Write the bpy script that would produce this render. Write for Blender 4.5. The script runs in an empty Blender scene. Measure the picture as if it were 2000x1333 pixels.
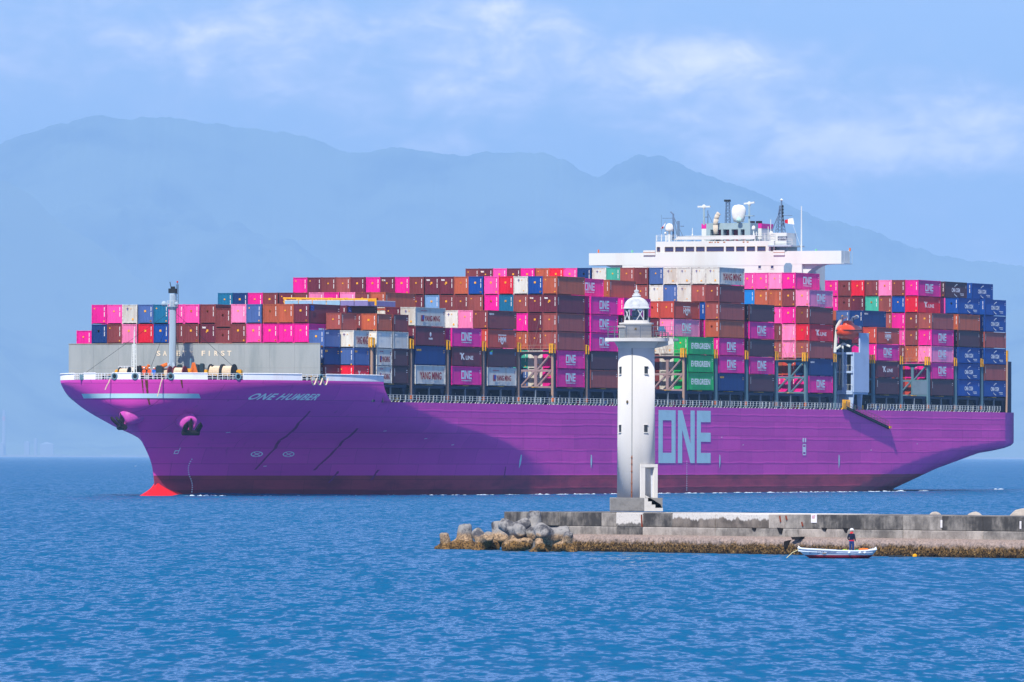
import bpy, bmesh, math, random
from mathutils import Vector, Matrix, noise
R = math.radians
rng = random.Random(7)
scn = bpy.context.scene
col = scn.collection

# ------------------------------------------------------------------ camera, sky, sun, exposure
CAM_H = 5.85
FPX = 17490.0                                   # focal length in pixels of a 2000 px wide frame
cd = bpy.data.cameras.new('camera'); cam = bpy.data.objects.new('camera', cd); col.objects.link(cam)
cd.sensor_width = 36.0; cd.lens = FPX / 2000 * 36; cd.clip_start = 1.0; cd.clip_end = 200000
PITCH = (892.4 - 666.5) / FPX; ROLL = 0.0021
cam.matrix_world = (Matrix.Translation((0, 0, CAM_H)) @ Matrix.Rotation(math.pi / 2 + PITCH, 4, 'X')
                    @ Matrix.Rotation(ROLL, 4, 'Z'))
scn.camera = cam
SUN_EL, SUN_AZ = R(47), R(16)                   # azimuth: left of straight behind the camera
sun_dir = Vector((-math.sin(SUN_AZ) * math.cos(SUN_EL), -math.cos(SUN_AZ) * math.cos(SUN_EL), math.sin(SUN_EL)))
sl = bpy.data.lights.new('sun', 'SUN'); sl.energy = 4.9; sl.angle = R(0.5); sl.color = (1.0, 0.95, 0.87)
so = bpy.data.objects.new('sun', sl); col.objects.link(so)
so.rotation_euler = sun_dir.to_track_quat('Z', 'Y').to_euler()
scn.view_settings.view_transform = 'Standard'; scn.view_settings.look = 'None'
scn.view_settings.exposure = 0.25; scn.view_settings.gamma = 1.0; scn.view_settings.use_curve_mapping = False
scn.cycles.use_denoising = True
scn.cycles.max_bounces = 6; scn.cycles.volume_bounces = 1

def hx(h):
    h = h.lstrip('#'); c = [int(h[i:i + 2], 16) / 255 for i in (0, 2, 4)]
    return tuple(x / 12.92 if x <= 0.04045 else ((x + 0.055) / 1.055) ** 2.4 for x in c) + (1.0,)

class NT:
    """small helper round a node tree"""
    def __init__(self, tree):
        self.t = tree; tree.nodes.clear()
    def n(self, typ, **kw):
        nd = self.t.nodes.new(typ)
        for k, v in kw.items():
            if k.startswith('i_'):
                key = k[2:]; key = int(key) if key.isdigit() else key.replace('_', ' ')
                nd.inputs[key].default_value = v
            else:
                setattr(nd, k, v)
        return nd
    def l(self, a, b): self.t.links.new(a, b)
    def math(self, op, a, b=None, c=None, clamp=False):
        nd = self.n('ShaderNodeMath', operation=op); nd.use_clamp = clamp
        for i, v in enumerate((a, b, c)):
            if v is None: continue
            if isinstance(v, (int, float)): nd.inputs[i].default_value = v
            else: self.l(v, nd.inputs[i])
        return nd.outputs[0]
    def mix(self, f, a, b, blend='MIX'):
        nd = self.n('ShaderNodeMix', data_type='RGBA', blend_type=blend)
        for i, v in ((0, f), (6, a), (7, b)):
            if isinstance(v, (int, float)): nd.inputs[i].default_value = v
            elif isinstance(v, tuple): nd.inputs[i].default_value = v
            else: self.l(v, nd.inputs[i])
        return nd.outputs[2]
    def ramp(self, f, lo, hi):
        nd = self.n('ShaderNodeMapRange', interpolation_type='SMOOTHSTEP')
        self.l(f, nd.inputs[0]); nd.inputs[1].default_value = lo; nd.inputs[2].default_value = hi
        return nd.outputs[0]

def make_world():
    w = bpy.data.worlds.new('World'); scn.world = w; w.use_nodes = True
    t = NT(w.node_tree)
    out = t.n('ShaderNodeOutputWorld'); bg = t.n('ShaderNodeBackground'); bg.inputs[1].default_value = 0.11
    sky = t.n('ShaderNodeTexSky', sky_type='NISHITA', sun_disc=False, sun_elevation=SUN_EL,
              sun_rotation=R(180) + SUN_AZ, altitude=0, air_density=1.0, dust_density=0.35, ozone_density=3.0)
    geo = t.n('ShaderNodeTexCoord'); sep = t.n('ShaderNodeSeparateXYZ'); t.l(geo.outputs['Generated'], sep.inputs[0])
    az = t.math('ARCTAN2', sep.outputs[0], sep.outputs[1]); el = t.math('ARCSINE', sep.outputs[2])
    # cloud banks: fractal noise in azimuth and elevation, denser where the banks of the photograph stand
    cmb = t.n('ShaderNodeCombineXYZ'); t.l(t.math('MULTIPLY', az, 42.0), cmb.inputs[0]); t.l(t.math('MULTIPLY', el, 120.0), cmb.inputs[1])
    cmb.inputs[2].default_value = 3.7
    nz = t.n('ShaderNodeTexNoise', i_Scale=1.0, i_Detail=9.0, i_Roughness=0.56, i_Distortion=0.25); t.l(cmb.outputs[0], nz.inputs['Vector'])
    nz2 = t.n('ShaderNodeTexNoise', i_Scale=0.32, i_Detail=4.0, i_Roughness=0.5); t.l(cmb.outputs[0], nz2.inputs['Vector'])
    banks = None
    for (px, py, rx, ry, a) in [(1130, 110, 380, 75, .20), (1400, 130, 200, 55, .12), (520, 60, 190, 80, .17), (120, 60, 260, 70, .12), (1640, 280, 290, 62, .30),
                                (1930, 240, 170, 62, .22), (900, 290, 90, 35, .15), (980, 30, 120, 45, .12), (500, 200, 700, 45, .06)]:
        a0 = (px - 1000) / FPX; e0 = (892.4 + (px - 1000) * .0021 - py) / FPX
        dx = t.math('MULTIPLY', t.math('SUBTRACT', az, a0), FPX / rx); dy = t.math('MULTIPLY', t.math('SUBTRACT', el, e0), FPX / ry)
        d2 = t.math('ADD', t.math('MULTIPLY', dx, dx), t.math('MULTIPLY', dy, dy))
        g = t.math('MULTIPLY', t.math('POWER', 2.718, t.math('MULTIPLY', d2, -0.7)), a)
        banks = g if banks is None else t.math('ADD', banks, g)
    cm3 = t.n('ShaderNodeCombineXYZ'); t.l(t.math('MULTIPLY', az, 150.0), cm3.inputs[0]); t.l(t.math('MULTIPLY', el, 240.0), cm3.inputs[1])
    nz3 = t.n('ShaderNodeTexNoise', i_Scale=1.0, i_Detail=8.0, i_Roughness=0.6, i_Distortion=0.5); t.l(cm3.outputs[0], nz3.inputs['Vector'])
    f = t.math('ADD', t.math('ADD', t.math('ADD', t.math('MULTIPLY', nz.outputs[0], 0.55), t.math('MULTIPLY', nz2.outputs[0], 0.2)), t.math('MULTIPLY', nz3.outputs[0], 0.4)), banks)
    mask = t.ramp(f, 0.56, 0.96)
    skyc = t.mix(1.0, sky.outputs[0], (0.76, 0.82, 1.24, 1), 'MULTIPLY')
    cloud = t.mix(t.ramp(f, 0.62, 1.0), (12, 10.2, 11, 1), (29, 24, 23.5, 1))
    c = t.mix(t.math('MULTIPLY', mask, 0.92), skyc, cloud)
    t.l(c, bg.inputs[0]); t.l(bg.outputs[0], out.inputs[0])
make_world()

# ------------------------------------------------------------------ materials
MATS = {}
def pmat(name, color, rough=0.6, metal=0.0, dirt=0.25, dirtcol=None, scale=1.0, bump=0.0, rnd=0.0, spec=0.3, streak=False):
    """painted or mineral surface: base colour broken up by noise, optional vertical streaks and relief"""
    if name in MATS: return MATS[name]
    m = bpy.data.materials.new(name); m.use_nodes = True; t = NT(m.node_tree)
    out = t.n('ShaderNodeOutputMaterial'); b = t.n('ShaderNodeBsdfPrincipled'); t.l(b.outputs[0], out.inputs[0])
    b.inputs['Roughness'].default_value = rough; b.inputs['Metallic'].default_value = metal
    b.inputs['Specular IOR Level'].default_value = spec; b.inputs['Diffuse Roughness'].default_value = 1.0
    c = hx(color) if isinstance(color, str) else color
    tc = t.n('ShaderNodeTexCoord'); mp = t.n('ShaderNodeMapping'); t.l(tc.outputs['Object'], mp.inputs[0])
    mp.inputs['Scale'].default_value = (1, 1, 0.18) if streak else (1, 1, 1)
    nz = t.n('ShaderNodeTexNoise', i_Scale=scale, i_Detail=7.0, i_Roughness=0.62)
    vec = mp.outputs[0]
    if rnd:
        oi = t.n('ShaderNodeObjectInfo'); ad = t.n('ShaderNodeVectorMath', operation='ADD')
        cb = t.n('ShaderNodeCombineXYZ'); t.l(t.math('MULTIPLY', oi.outputs['Random'], 91.0), cb.inputs[0]); t.l(cb.outputs[0], ad.inputs[1])
        t.l(mp.outputs[0], ad.inputs[0]); vec = ad.outputs[0]
    t.l(vec, nz.inputs['Vector'])
    f = t.math('MULTIPLY', t.ramp(nz.outputs[0], 0.42, 0.75), dirt)
    dc = hx(dirtcol) if dirtcol else (c[0] * .35, c[1] * .35, c[2] * .35, 1)
    cc = t.mix(f, c, dc)
    if rnd:
        hs = t.n('ShaderNodeHueSaturation'); t.l(cc, hs.inputs['Color'])
        t.l(t.math('ADD', t.math('MULTIPLY', oi.outputs['Random'], rnd), 1 - rnd * .5), hs.inputs['Value'])
        cc = hs.outputs[0]
    t.l(cc, b.inputs['Base Color'])
    if bump:
        bp = t.n('ShaderNodeBump', i_Strength=bump, i_Distance=0.05); t.l(nz.outputs[0], bp.inputs['Height']); t.l(bp.outputs[0], b.inputs['Normal'])
    MATS[name] = m; return m

def sea_material():
    m = bpy.data.materials.new('sea_water'); m.use_nodes = True; t = NT(m.node_tree)
    out = t.n('ShaderNodeOutputMaterial'); b = t.n('ShaderNodeBsdfPrincipled'); t.l(b.outputs[0], out.inputs[0])
    tc = t.n('ShaderNodeTexCoord')
    def noisev(sx, sy, detail, seed):
        mp = t.n('ShaderNodeMapping'); t.l(tc.outputs['Object'], mp.inputs[0]); mp.inputs['Scale'].default_value = (sx, sy, 1)
        mp.inputs['Location'].default_value = (seed, seed * .37, 0)
        nz = t.n('ShaderNodeTexNoise', i_Scale=1.0, i_Detail=detail, i_Roughness=0.55); t.l(mp.outputs[0], nz.inputs['Vector'])
        sb = t.n('ShaderNodeVectorMath', operation='SUBTRACT'); t.l(nz.outputs['Color'], sb.inputs[0]); sb.inputs[1].default_value = (.5, .5, .5)
        return nz, sb.outputs[0]
    def scl(v, s):
        nd = t.n('ShaderNodeVectorMath', operation='SCALE'); t.l(v, nd.inputs[0])
        if isinstance(s, (int, float)): nd.inputs['Scale'].default_value = s
        else: t.l(s, nd.inputs['Scale'])
        return nd.outputs[0]
    def add(a, b_):
        nd = t.n('ShaderNodeVectorMath', operation='ADD'); t.l(a, nd.inputs[0]); t.l(b_, nd.inputs[1]); return nd.outputs[0]
    _, v1 = noisev(3.0, 0.42, 3.0, 3.0)        # wind ripples, crests lying across the wind
    _, v2 = noisev(1.6, 0.20, 2.0, 11.0)
    _, v2b = noisev(0.9, 0.075, 2.0, 17.0)
    n3, v3 = noisev(0.35, 0.016, 2.0, 21.0)
    n4, _ = noisev(0.02, 0.0022, 3.0, 5.0)     # slicks and gusts
    gust = t.math('ADD', 0.62, t.math('MULTIPLY', t.ramp(n4.outputs[0], 0.35, 0.65), 0.7))
    v = add(add(scl(v1, 1.5), scl(v2, 1.6)), add(scl(v2b, 0.7), scl(v3, 0.3)))
    v = scl(v, gust)
    mul = t.n('ShaderNodeVectorMath', operation='MULTIPLY'); t.l(v, mul.inputs[0]); mul.inputs[1].default_value = (0.6, 1.0, 0.0)
    up = t.n('ShaderNodeVectorMath', operation='ADD'); t.l(mul.outputs[0], up.inputs[0]); gn = t.n('ShaderNodeNewGeometry'); ad2 = t.n('ShaderNodeVectorMath', operation='ADD'); t.l(gn.outputs['Normal'], ad2.inputs[0]); ad2.inputs[1].default_value = (0, -0.21, 0); t.l(ad2.outputs[0], up.inputs[1])   # wind sea steeper on its shoreward face
    # the far faces of the wavelets lie hidden behind their crests at this low height
    sx = t.n('ShaderNodeSeparateXYZ'); t.l(up.outputs[0], sx.inputs[0]); cx = t.n('ShaderNodeCombineXYZ'); t.l(sx.outputs[0], cx.inputs[0]); t.l(t.math('MULTIPLY', t.math('SQRT', t.math('ADD', t.math('MULTIPLY', sx.outputs[1], sx.outputs[1]), 0.005)), -1.0), cx.inputs[1]); t.l(sx.outputs[2], cx.inputs[2])
    nm = t.n('ShaderNodeVectorMath', operation='NORMALIZE'); t.l(cx.outputs[0], nm.inputs[0])
    t.l(nm.outputs[0], b.inputs['Normal'])
    b.inputs['Base Color'].default_value = (0.004, 0.105, 0.235, 1)
    b.inputs['Roughness'].default_value = 0.16; b.inputs['IOR'].default_value = 1.33
    return m

# ------------------------------------------------------------------ mesh helpers
class MB:
    def __init__(self): self.v = []; self.f = []; self.m = []
    def poly(self, pts, mi=0):
        i = len(self.v); self.v += [tuple(p) for p in pts]; self.f.append(tuple(range(i, i + len(pts)))); self.m.append(mi)
    def box(self, a, b, mi=0):
        (x0, y0, z0), (x1, y1, z1) = a, b; i = len(self.v)
        self.v += [(x0, y0, z0), (x1, y0, z0), (x1, y1, z0), (x0, y1, z0), (x0, y0, z1), (x1, y0, z1), (x1, y1, z1), (x0, y1, z1)]
        for q in ((0, 3, 2, 1), (4, 5, 6, 7), (0, 1, 5, 4), (1, 2, 6, 5), (2, 3, 7, 6), (3, 0, 4, 7)):
            self.f.append(tuple(i + k for k in q)); self.m.append(mi)
    def sb(self, s0, s1, w0, w1, z0, z1, mi=0):         # box in ship co-ordinates: s aft, w to port, z up
        self.box((min(s0, s1), -max(w0, w1), min(z0, z1)), (max(s0, s1), -min(w0, w1), max(z0, z1)), mi)
    def tube(self, p, q, r, n=8, r2=None, mi=0):
        p, q = Vector(p), Vector(q); d = (q - p)
        if d.length < 1e-6: return
        d.normalize(); a = d.orthogonal().normalized(); b = d.cross(a); r2 = r if r2 is None else r2; i = len(self.v)
        for c, rr in ((p, r), (q, r2)):
            for k in range(n):
                an = 2 * math.pi * k / n; self.v.append(tuple(c + a * math.cos(an) * rr + b * math.sin(an) * rr))
        for k in range(n):
            k2 = (k + 1) % n; self.f.append((i + k, i + k2, i + n + k2, i + n + k)); self.m.append(mi)
        self.f.append(tuple(i + n - 1 - k for k in range(n))); self.m.append(mi)
        self.f.append(tuple(i + n + k for k in range(n))); self.m.append(mi)
    def st(self, p, q, r, n=6, r2=None, mi=0):          # tube in ship co-ordinates
        self.tube((p[0], -p[1], p[2]), (q[0], -q[1], q[2]), r, n, r2, mi)
    def path(self, pts, r, n=6, mi=0):
        for a, b in zip(pts, pts[1:]): self.tube(a, b, r, n, mi=mi)
    def lathe(self, prof, c=(0, 0, 0), n=24, mi=0, axis='Z'):
        i = len(self.v); k = len(prof)
        for (r, z) in prof:
            for j in range(n):
                an = 2 * math.pi * j / n; x, y = r * math.cos(an), r * math.sin(an)
                p = (x, y, z) if axis == 'Z' else ((z, x, y) if axis == 'X' else (x, z, y))
                self.v.append((c[0] + p[0], c[1] + p[1], c[2] + p[2]))
        for a in range(k - 1):
            for j in range(n):
                j2 = (j + 1) % n; self.f.append((i + a * n + j, i + a * n + j2, i + (a + 1) * n + j2, i + (a + 1) * n + j)); self.m.append(mi)
        self.f.append(tuple(i + n - 1 - j for j in range(n))); self.m.append(mi)
        self.f.append(tuple(i + (k - 1) * n + j for j in range(n))); self.m.append(mi)
    def prism(self, pts, off, mi=0):                    # polygon swept by the vector off
        pts = [Vector(p) for p in pts]; off = Vector(off); n = len(pts)
        self.poly(pts, mi); self.poly([p + off for p in reversed(pts)], mi)
        for k in range(n): self.poly([pts[k], pts[k] + off, pts[(k + 1) % n] + off, pts[(k + 1) % n]], mi)
    def mesh(self, name, smooth=False, recalc=True):
        me = bpy.data.meshes.new(name); me.from_pydata(self.v, [], self.f)
        me.polygons.foreach_set('material_index', self.m)
        if recalc:
            bm = bmesh.new(); bm.from_mesh(me); bmesh.ops.recalc_face_normals(bm, faces=bm.faces); bm.to_mesh(me); bm.free()
        if smooth: me.polygons.foreach_set('use_smooth', [True] * len(me.polygons))
        me.update(); return me
    def build(self, name, mats, parent=None, smooth=False, recalc=True):
        return link(name, self.mesh(name, smooth, recalc), mats, parent)

def link(name, me, mats=None, parent=None):
    if mats is not None and not me.materials:
        for m in (mats if isinstance(mats, (list, tuple)) else [mats]): me.materials.append(m)
    o = bpy.data.objects.new(name, me); col.objects.link(o)
    if parent is not None: o.parent = parent
    return o
def tag(o, label, cat, group=None):
    o['label'] = label; o['category'] = cat
    if group: o['group'] = group
    return o
def kind(o, k): o['kind'] = k; return o
def empty(name, loc=(0, 0, 0), rz=0.0):
    o = bpy.data.objects.new(name, None); col.objects.link(o); o.location = loc; o.rotation_euler = (0, 0, rz); o.empty_display_size = 0.1; return o
def evaluated(o, name):
    dg = bpy.context.evaluated_depsgraph_get(); me = bpy.data.meshes.new_from_object(o.evaluated_get(dg)); me.name = name
    old = o.data; bpy.data.objects.remove(o)
    return me

TXT = {}
def text_polys(s, spacing=1.0, thick=0.0):
    """flat outline of a word as (verts, faces), scaled to height 1 with its left bottom corner at 0,0"""
    key = (s, spacing, thick)
    if key in TXT: return TXT[key]
    cu = bpy.data.curves.new('t', 'FONT'); cu.body = s; cu.space_character = spacing; cu.offset = thick; cu.resolution_u = 3
    o = bpy.data.objects.new('t', cu); col.objects.link(o)
    dg = bpy.context.evaluated_depsgraph_get(); me = bpy.data.meshes.new_from_object(o.evaluated_get(dg))
    vs = [(v.co.x, v.co.y) for v in me.vertices]; fs = [tuple(p.vertices) for p in me.polygons]
    bpy.data.objects.remove(o); bpy.data.meshes.remove(me)
    x0 = min(v[0] for v in vs); x1 = max(v[0] for v in vs); y0 = min(v[1] for v in vs); y1 = max(v[1] for v in vs)
    h = y1 - y0
    vs = [((x - x0) / h, (y - y0) / h) for x, y in vs]
    TXT[key] = (vs, fs, (x1 - x0) / h); return TXT[key]
def add_text(mb, s, fn, w=None, h=1.0, spacing=1.0, thick=0.0, mi=0):
    """fn maps (u, v) in metres on the surface to a 3-D point"""
    vs, fs, asp = text_polys(s, spacing, thick)
    sx = (w / asp) if w else h
    for f in fs: mb.poly([fn(vs[i][0] * sx, vs[i][1] * h) for i in f], mi)
def add_bars(mb, fn, w, h, n, mi=0):
    # lettering too small to read in the photograph: a row of uneven strokes
    r3 = random.Random(n * 13 + int(w * 100)); x = 0.0; st = w / n
    for i in range(n):
        a, b = x, x + st * r3.uniform(.55, .85); x += st; t0 = h * r3.choice((0, 0, .12)); mb.poly([fn(a, t0), fn(b, t0), fn(b, h), fn(a, h * r3.uniform(.85, 1))], mi)
# the ship owner's three block letters, from the hull: width 590, height 594 units
ONE_PARTS = [[(0, 0), (192, 0), (192, 116), (0, 116)], [(0, 480), (192, 480), (192, 594), (0, 594)], [(0, 116), (48, 116), (48, 480), (0, 480)], [(146, 116), (192, 116), (192, 480), (146, 480)],
             [(218, 0), (267, 0), (267, 594), (218, 594)], [(360, 0), (408, 0), (408, 594), (360, 594)], [(267, 594), (267, 372), (360, 0), (360, 222)],
             [(432, 0), (478, 0), (478, 594), (432, 594)], [(478, 0), (590, 0), (590, 116), (478, 116)], [(478, 242), (590, 242), (590, 345), (478, 345)], [(478, 464), (590, 464), (590, 594), (478, 594)]]
def add_one(mb, fn, w, h, mi=0):
    for p in ONE_PARTS: mb.poly([fn(x / 590 * w, y / 594 * h) for x, y in p], mi)

# ------------------------------------------------------------------ frame of reference
TH = R(21.35); X0, Y0 = -14.53, 1350.0           # ship: s = 0 at the front of the first full bay, w = 22.5 its outer port side
SHIP_LOC = Vector((X0 - 22.5 * math.cos(TH), Y0 + 22.5 * math.sin(TH), 0)); SHIP_RZ = math.pi / 2 - TH
SHIP_M = Matrix.Translation(SHIP_LOC) @ Matrix.Rotation(SHIP_RZ, 4, 'Z')
def L(s, w, z): return Vector((s, -w, z))
def W(s, w, z): return SHIP_M @ L(s, w, z)
def px(p):                                        # image position of a world point, for laying things out
    x = 1000 + FPX * p[0] / p[1]; return x, 892.4 + (x - 1000) * .0021 - FPX * (p[2] - CAM_H) / p[1]
def at(x, y, d):                                  # world point at distance d seen at x, y
    return Vector(((x - 1000) / FPX * d, d, CAM_H + (892.4 + (x - 1000) * .0021 - y) / FPX * d))
def s_at(x, w):                                   # s of the point at lateral w seen at column x
    q = (x - 1000) / FPX; return (q * (Y0 - (w - 22.5) * math.sin(TH)) - X0 - (w - 22.5) * math.cos(TH)) / (math.sin(TH) - q * math.cos(TH))
def z_at(y, s, w):
    p = W(s, w, 0); x = 1000 + FPX * p.x / p.y; return CAM_H + (892.4 + (x - 1000) * .0021 - y) * p.y / FPX
PITCH_S = 14.847

# ------------------------------------------------------------------ setting: sea, far coast, mountains
def make_sea():
    mb = MB(); mb.poly([(-45000, -3000, 0), (45000, -3000, 0), (45000, 61500, 0), (-45000, 61500, 0)])
    kind(mb.build('sea', SEA, recalc=False), 'structure')
SEA = sea_material(); make_sea()

def interp(tab, x):
    if x <= tab[0][0]: return tab[0][1]
    for (a, b), (c, d) in zip(tab, tab[1:]):
        if x <= c:
            u = (x - a) / (c - a); return b + (d - b) * u
    return tab[-1][1]
FAR = 1.7
def mountain(name, prof, d0, dc, d1, nx, ny, seed, mat, x0=-700, x1=2700, rough=1.0):
    d0, dc, d1 = d0 * FAR, dc * FAR, d1 * FAR; mb = MB(); k = FPX / dc
    for j in range(ny + 1):
        y = d0 + (d1 - d0) * j / ny
        u = (y - d0) / (dc - d0) if y <= dc else 1 - (y - dc) / (d1 - dc)
        for i in range(nx + 1):
            p = x0 + (x1 - x0) * i / nx; x = (p - 1000) / k
            hc = CAM_H + (892.4 + (p - 1000) * .0021 - interp(prof, p)) / k
            crest = (noise.fractal(Vector((x / FAR / 260, seed, 0)), 1.0, 2.0, 5) * 12 + noise.fractal(Vector((x / FAR / 45, seed, 5)), .6, 2.0, 3) * 7) * rough * FAR
            v = Vector((x / FAR / 1900, y / FAR / 2600, seed)); sp = 1 - abs(noise.fractal(v, 0.9, 2.1, 6)) * 2.6
            fine = noise.fractal(Vector((x / FAR / 300, y / FAR / 420, seed + 3)), 0.8, 2.0, 4) * 34 * FAR
            sh = max(0.0, u) ** 1.15
            h = (hc + crest) * sh * (1 - 0.62 * (1 - sp) * (1 - sh) * 1.3) + fine * (1 - sh) * sh * 3
            if u > .97: h = hc + crest
            mb.v.append((x, y, h - 4 if u > 0 else -12))
    for j in range(ny):
        for i in range(nx):
            a = j * (nx + 1) + i; mb.f.append((a, a + 1, a + nx + 2, a + nx + 1)); mb.m.append(0)
    o = mb.build(name, mat, smooth=True, recalc=False); kind(o, 'structure'); return o
forest = pmat('far_forest', (0.17, 0.21, 0.12, 1), 0.9, dirt=.9, dirtcol='#141c12', scale=0.0014, spec=0.1)  # mottled forest tones, contrast raised to stand for sunlit slopes and relief
RIDGE = [(-700, 420), (-300, 330), (-100, 300), (0, 283), (30, 272), (80, 251), (140, 236), (180, 226), (250, 231), (330, 228), (400, 240), (500, 256), (560, 262), (620, 276), (680, 298), (720, 301),
         (760, 292), (830, 296), (900, 307), (950, 295), (1010, 297), (1060, 300), (1100, 311), (1140, 338), (1168, 348), (1200, 325), (1245, 304), (1300, 312), (1370, 340), (1450, 371),
         (1530, 396), (1610, 432), (1680, 447), (1750, 471), (1830, 496), (1900, 509), (2000, 523), (2300, 580), (2700, 660)]
mountain('mountains', RIDGE, 25500, 31000, 36000, 900, 70, 2.3, forest)
mountain('hills', [(-700, 300), (-200, 330), (0, 352), (50, 375), (110, 432), (180, 470), (260, 540), (380, 600), (520, 690), (700, 742), (1000, 745), (1200, 700), (1500, 690), (1800, 660), (2000, 600), (2300, 560), (2700, 600)],
         24600, 27500, 29500, 220, 40, 8.1, forest)
mountain('hills', [(-700, 850), (0, 868), (60, 874), (120, 872), (180, 869), (235, 872), (290, 867), (600, 860), (1000, 866), (1500, 855), (2000, 850), (2700, 850)], 24050, 24400, 24700, 260, 8, 5.5, forest, rough=.5)
mb = MB()
for i in range(90):
    x = -4080 + i * 85
    mb.box((x, 40770 - rng.uniform(0, 40), -1), (x + 86, 40900, rng.uniform(6, 12)))
kind(mb.build('beach', pmat('far_sand', '#b0a8a0', .9, dirt=.5, scale=.01)), 'structure')
def far_building(x, y0, y1, wpx, label, hgt=None):
    d = 40830; p = at(x, y0, d); q = at(x, y1, d); wd = wpx / FPX * d
    e = empty('factory_building', (p.x, d, 0)); m = MB(); m.box((-wd / 2, -30, 0), (wd / 2, 30, q.z)); m.build('wall', pmat('far_white', '#a8a8a8', .7, dirt=.2), e)
    m = MB(); m.prism([(-wd / 2, -31, q.z), (wd / 2, -31, q.z), (0, -31, q.z + wd * .16)], (0, 62, 0)); m.build('roof', pmat('far_roof', '#cfd2d6', .7), e)
    tag(e, label, 'building', 'white factory on the far shore')
far_building(4, 892, 866, 8, 'small white shore building at the foot of the far tall chimney')
far_building(53, 892, 864, 10, 'white shore building just left of the peaked far tower')
far_building(70, 892, 857, 5, 'narrow tallest white tower on the far shore')
far_building(92, 892, 868, 26, 'long low white building right of the far shore tower')
e = empty('factory_chimney', tuple(at(8, 892, 40850) * 1)); e.location.z = 0
m = MB(); m.lathe([(9, 0), (6, 215)], n=14); m.build('stack', pmat('far_white', '#e8e4e0'), e)
m = MB(); m.lathe([(7.4, 165), (7.1, 185)], n=14); m.build('band', pmat('far_red', '#c98a80'), e)
tag(e, 'tall pale chimney on the far shore at the left edge', 'chimney')

# ------------------------------------------------------------------ the ship: hull
ship = empty('container_ship', SHIP_LOC, SHIP_RZ)
tag(ship, 'magenta hulled container ship stacked with coloured containers under way past the lighthouse', 'ship')
BEAM = 22.9
LV = [(-2, -46.5, 72, 2.2, 1.0), (0, -46.5, 70, 2.2, 1.0), (4, -47.2, 56, 1.95, 1.03), (8, -50.8, 35, 1.55, 1.08), (10.4, -52.8, 15, 1.7, 1.4), (13.5, -56.2, -4, 1.85, 1.75), (15.3, -56.6, -12, 1.92, 1.9), (17, -56.9, -15, 1.93, 1.97), (19, -57.4, -15, 1.93, 1.97)]
_LC = {}
def lev(z):                                        # monotone cubic through the level table
    z = max(LV[0][0], min(LV[-1][0], z)); key = round(z, 4)
    if key in _LC: return _LC[key]
    n = len(LV); i = next(k for k in range(n - 1) if z <= LV[k + 1][0]); out = [z]; h = LV[i + 1][0] - LV[i][0]; u = (z - LV[i][0]) / h
    for q in range(1, 5):
        dl = [(LV[k + 1][q] - LV[k][q]) / (LV[k + 1][0] - LV[k][0]) for k in range(n - 1)]
        def m(k):
            if k == 0: return dl[0]
            if k == n - 1: return dl[-1]
            return 0.0 if dl[k - 1] * dl[k] <= 0 else 2 * dl[k - 1] * dl[k] / (dl[k - 1] + dl[k])
        a, b = LV[i][q], LV[i + 1][q]; u2, u3 = u * u, u * u * u
        out.append((2 * u3 - 3 * u2 + 1) * a + (u3 - 2 * u2 + u) * h * m(i) + (-2 * u3 + 3 * u2) * b + (u3 - u2) * h * m(i + 1))
    _LC[key] = out; return out
def half(s, z):
    _, s0, s1, p, q = lev(z); t = (s - s0) / (s1 - s0)
    h = 0.0 if t <= 0 else (BEAM if t >= 1 else BEAM * (1 - (1 - t) ** p) ** (1 / q))
    sa = interp([(-2, 190), (0, 198), (3.9, 224), (6.7, 248), (8.8, 290), (20, 290)], z)
    if s > sa: h *= max(0.0, 1 - ((s - sa) / 70) ** 2.2)
    return h
S_FC, S_END = -13.7, 288.0

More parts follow.
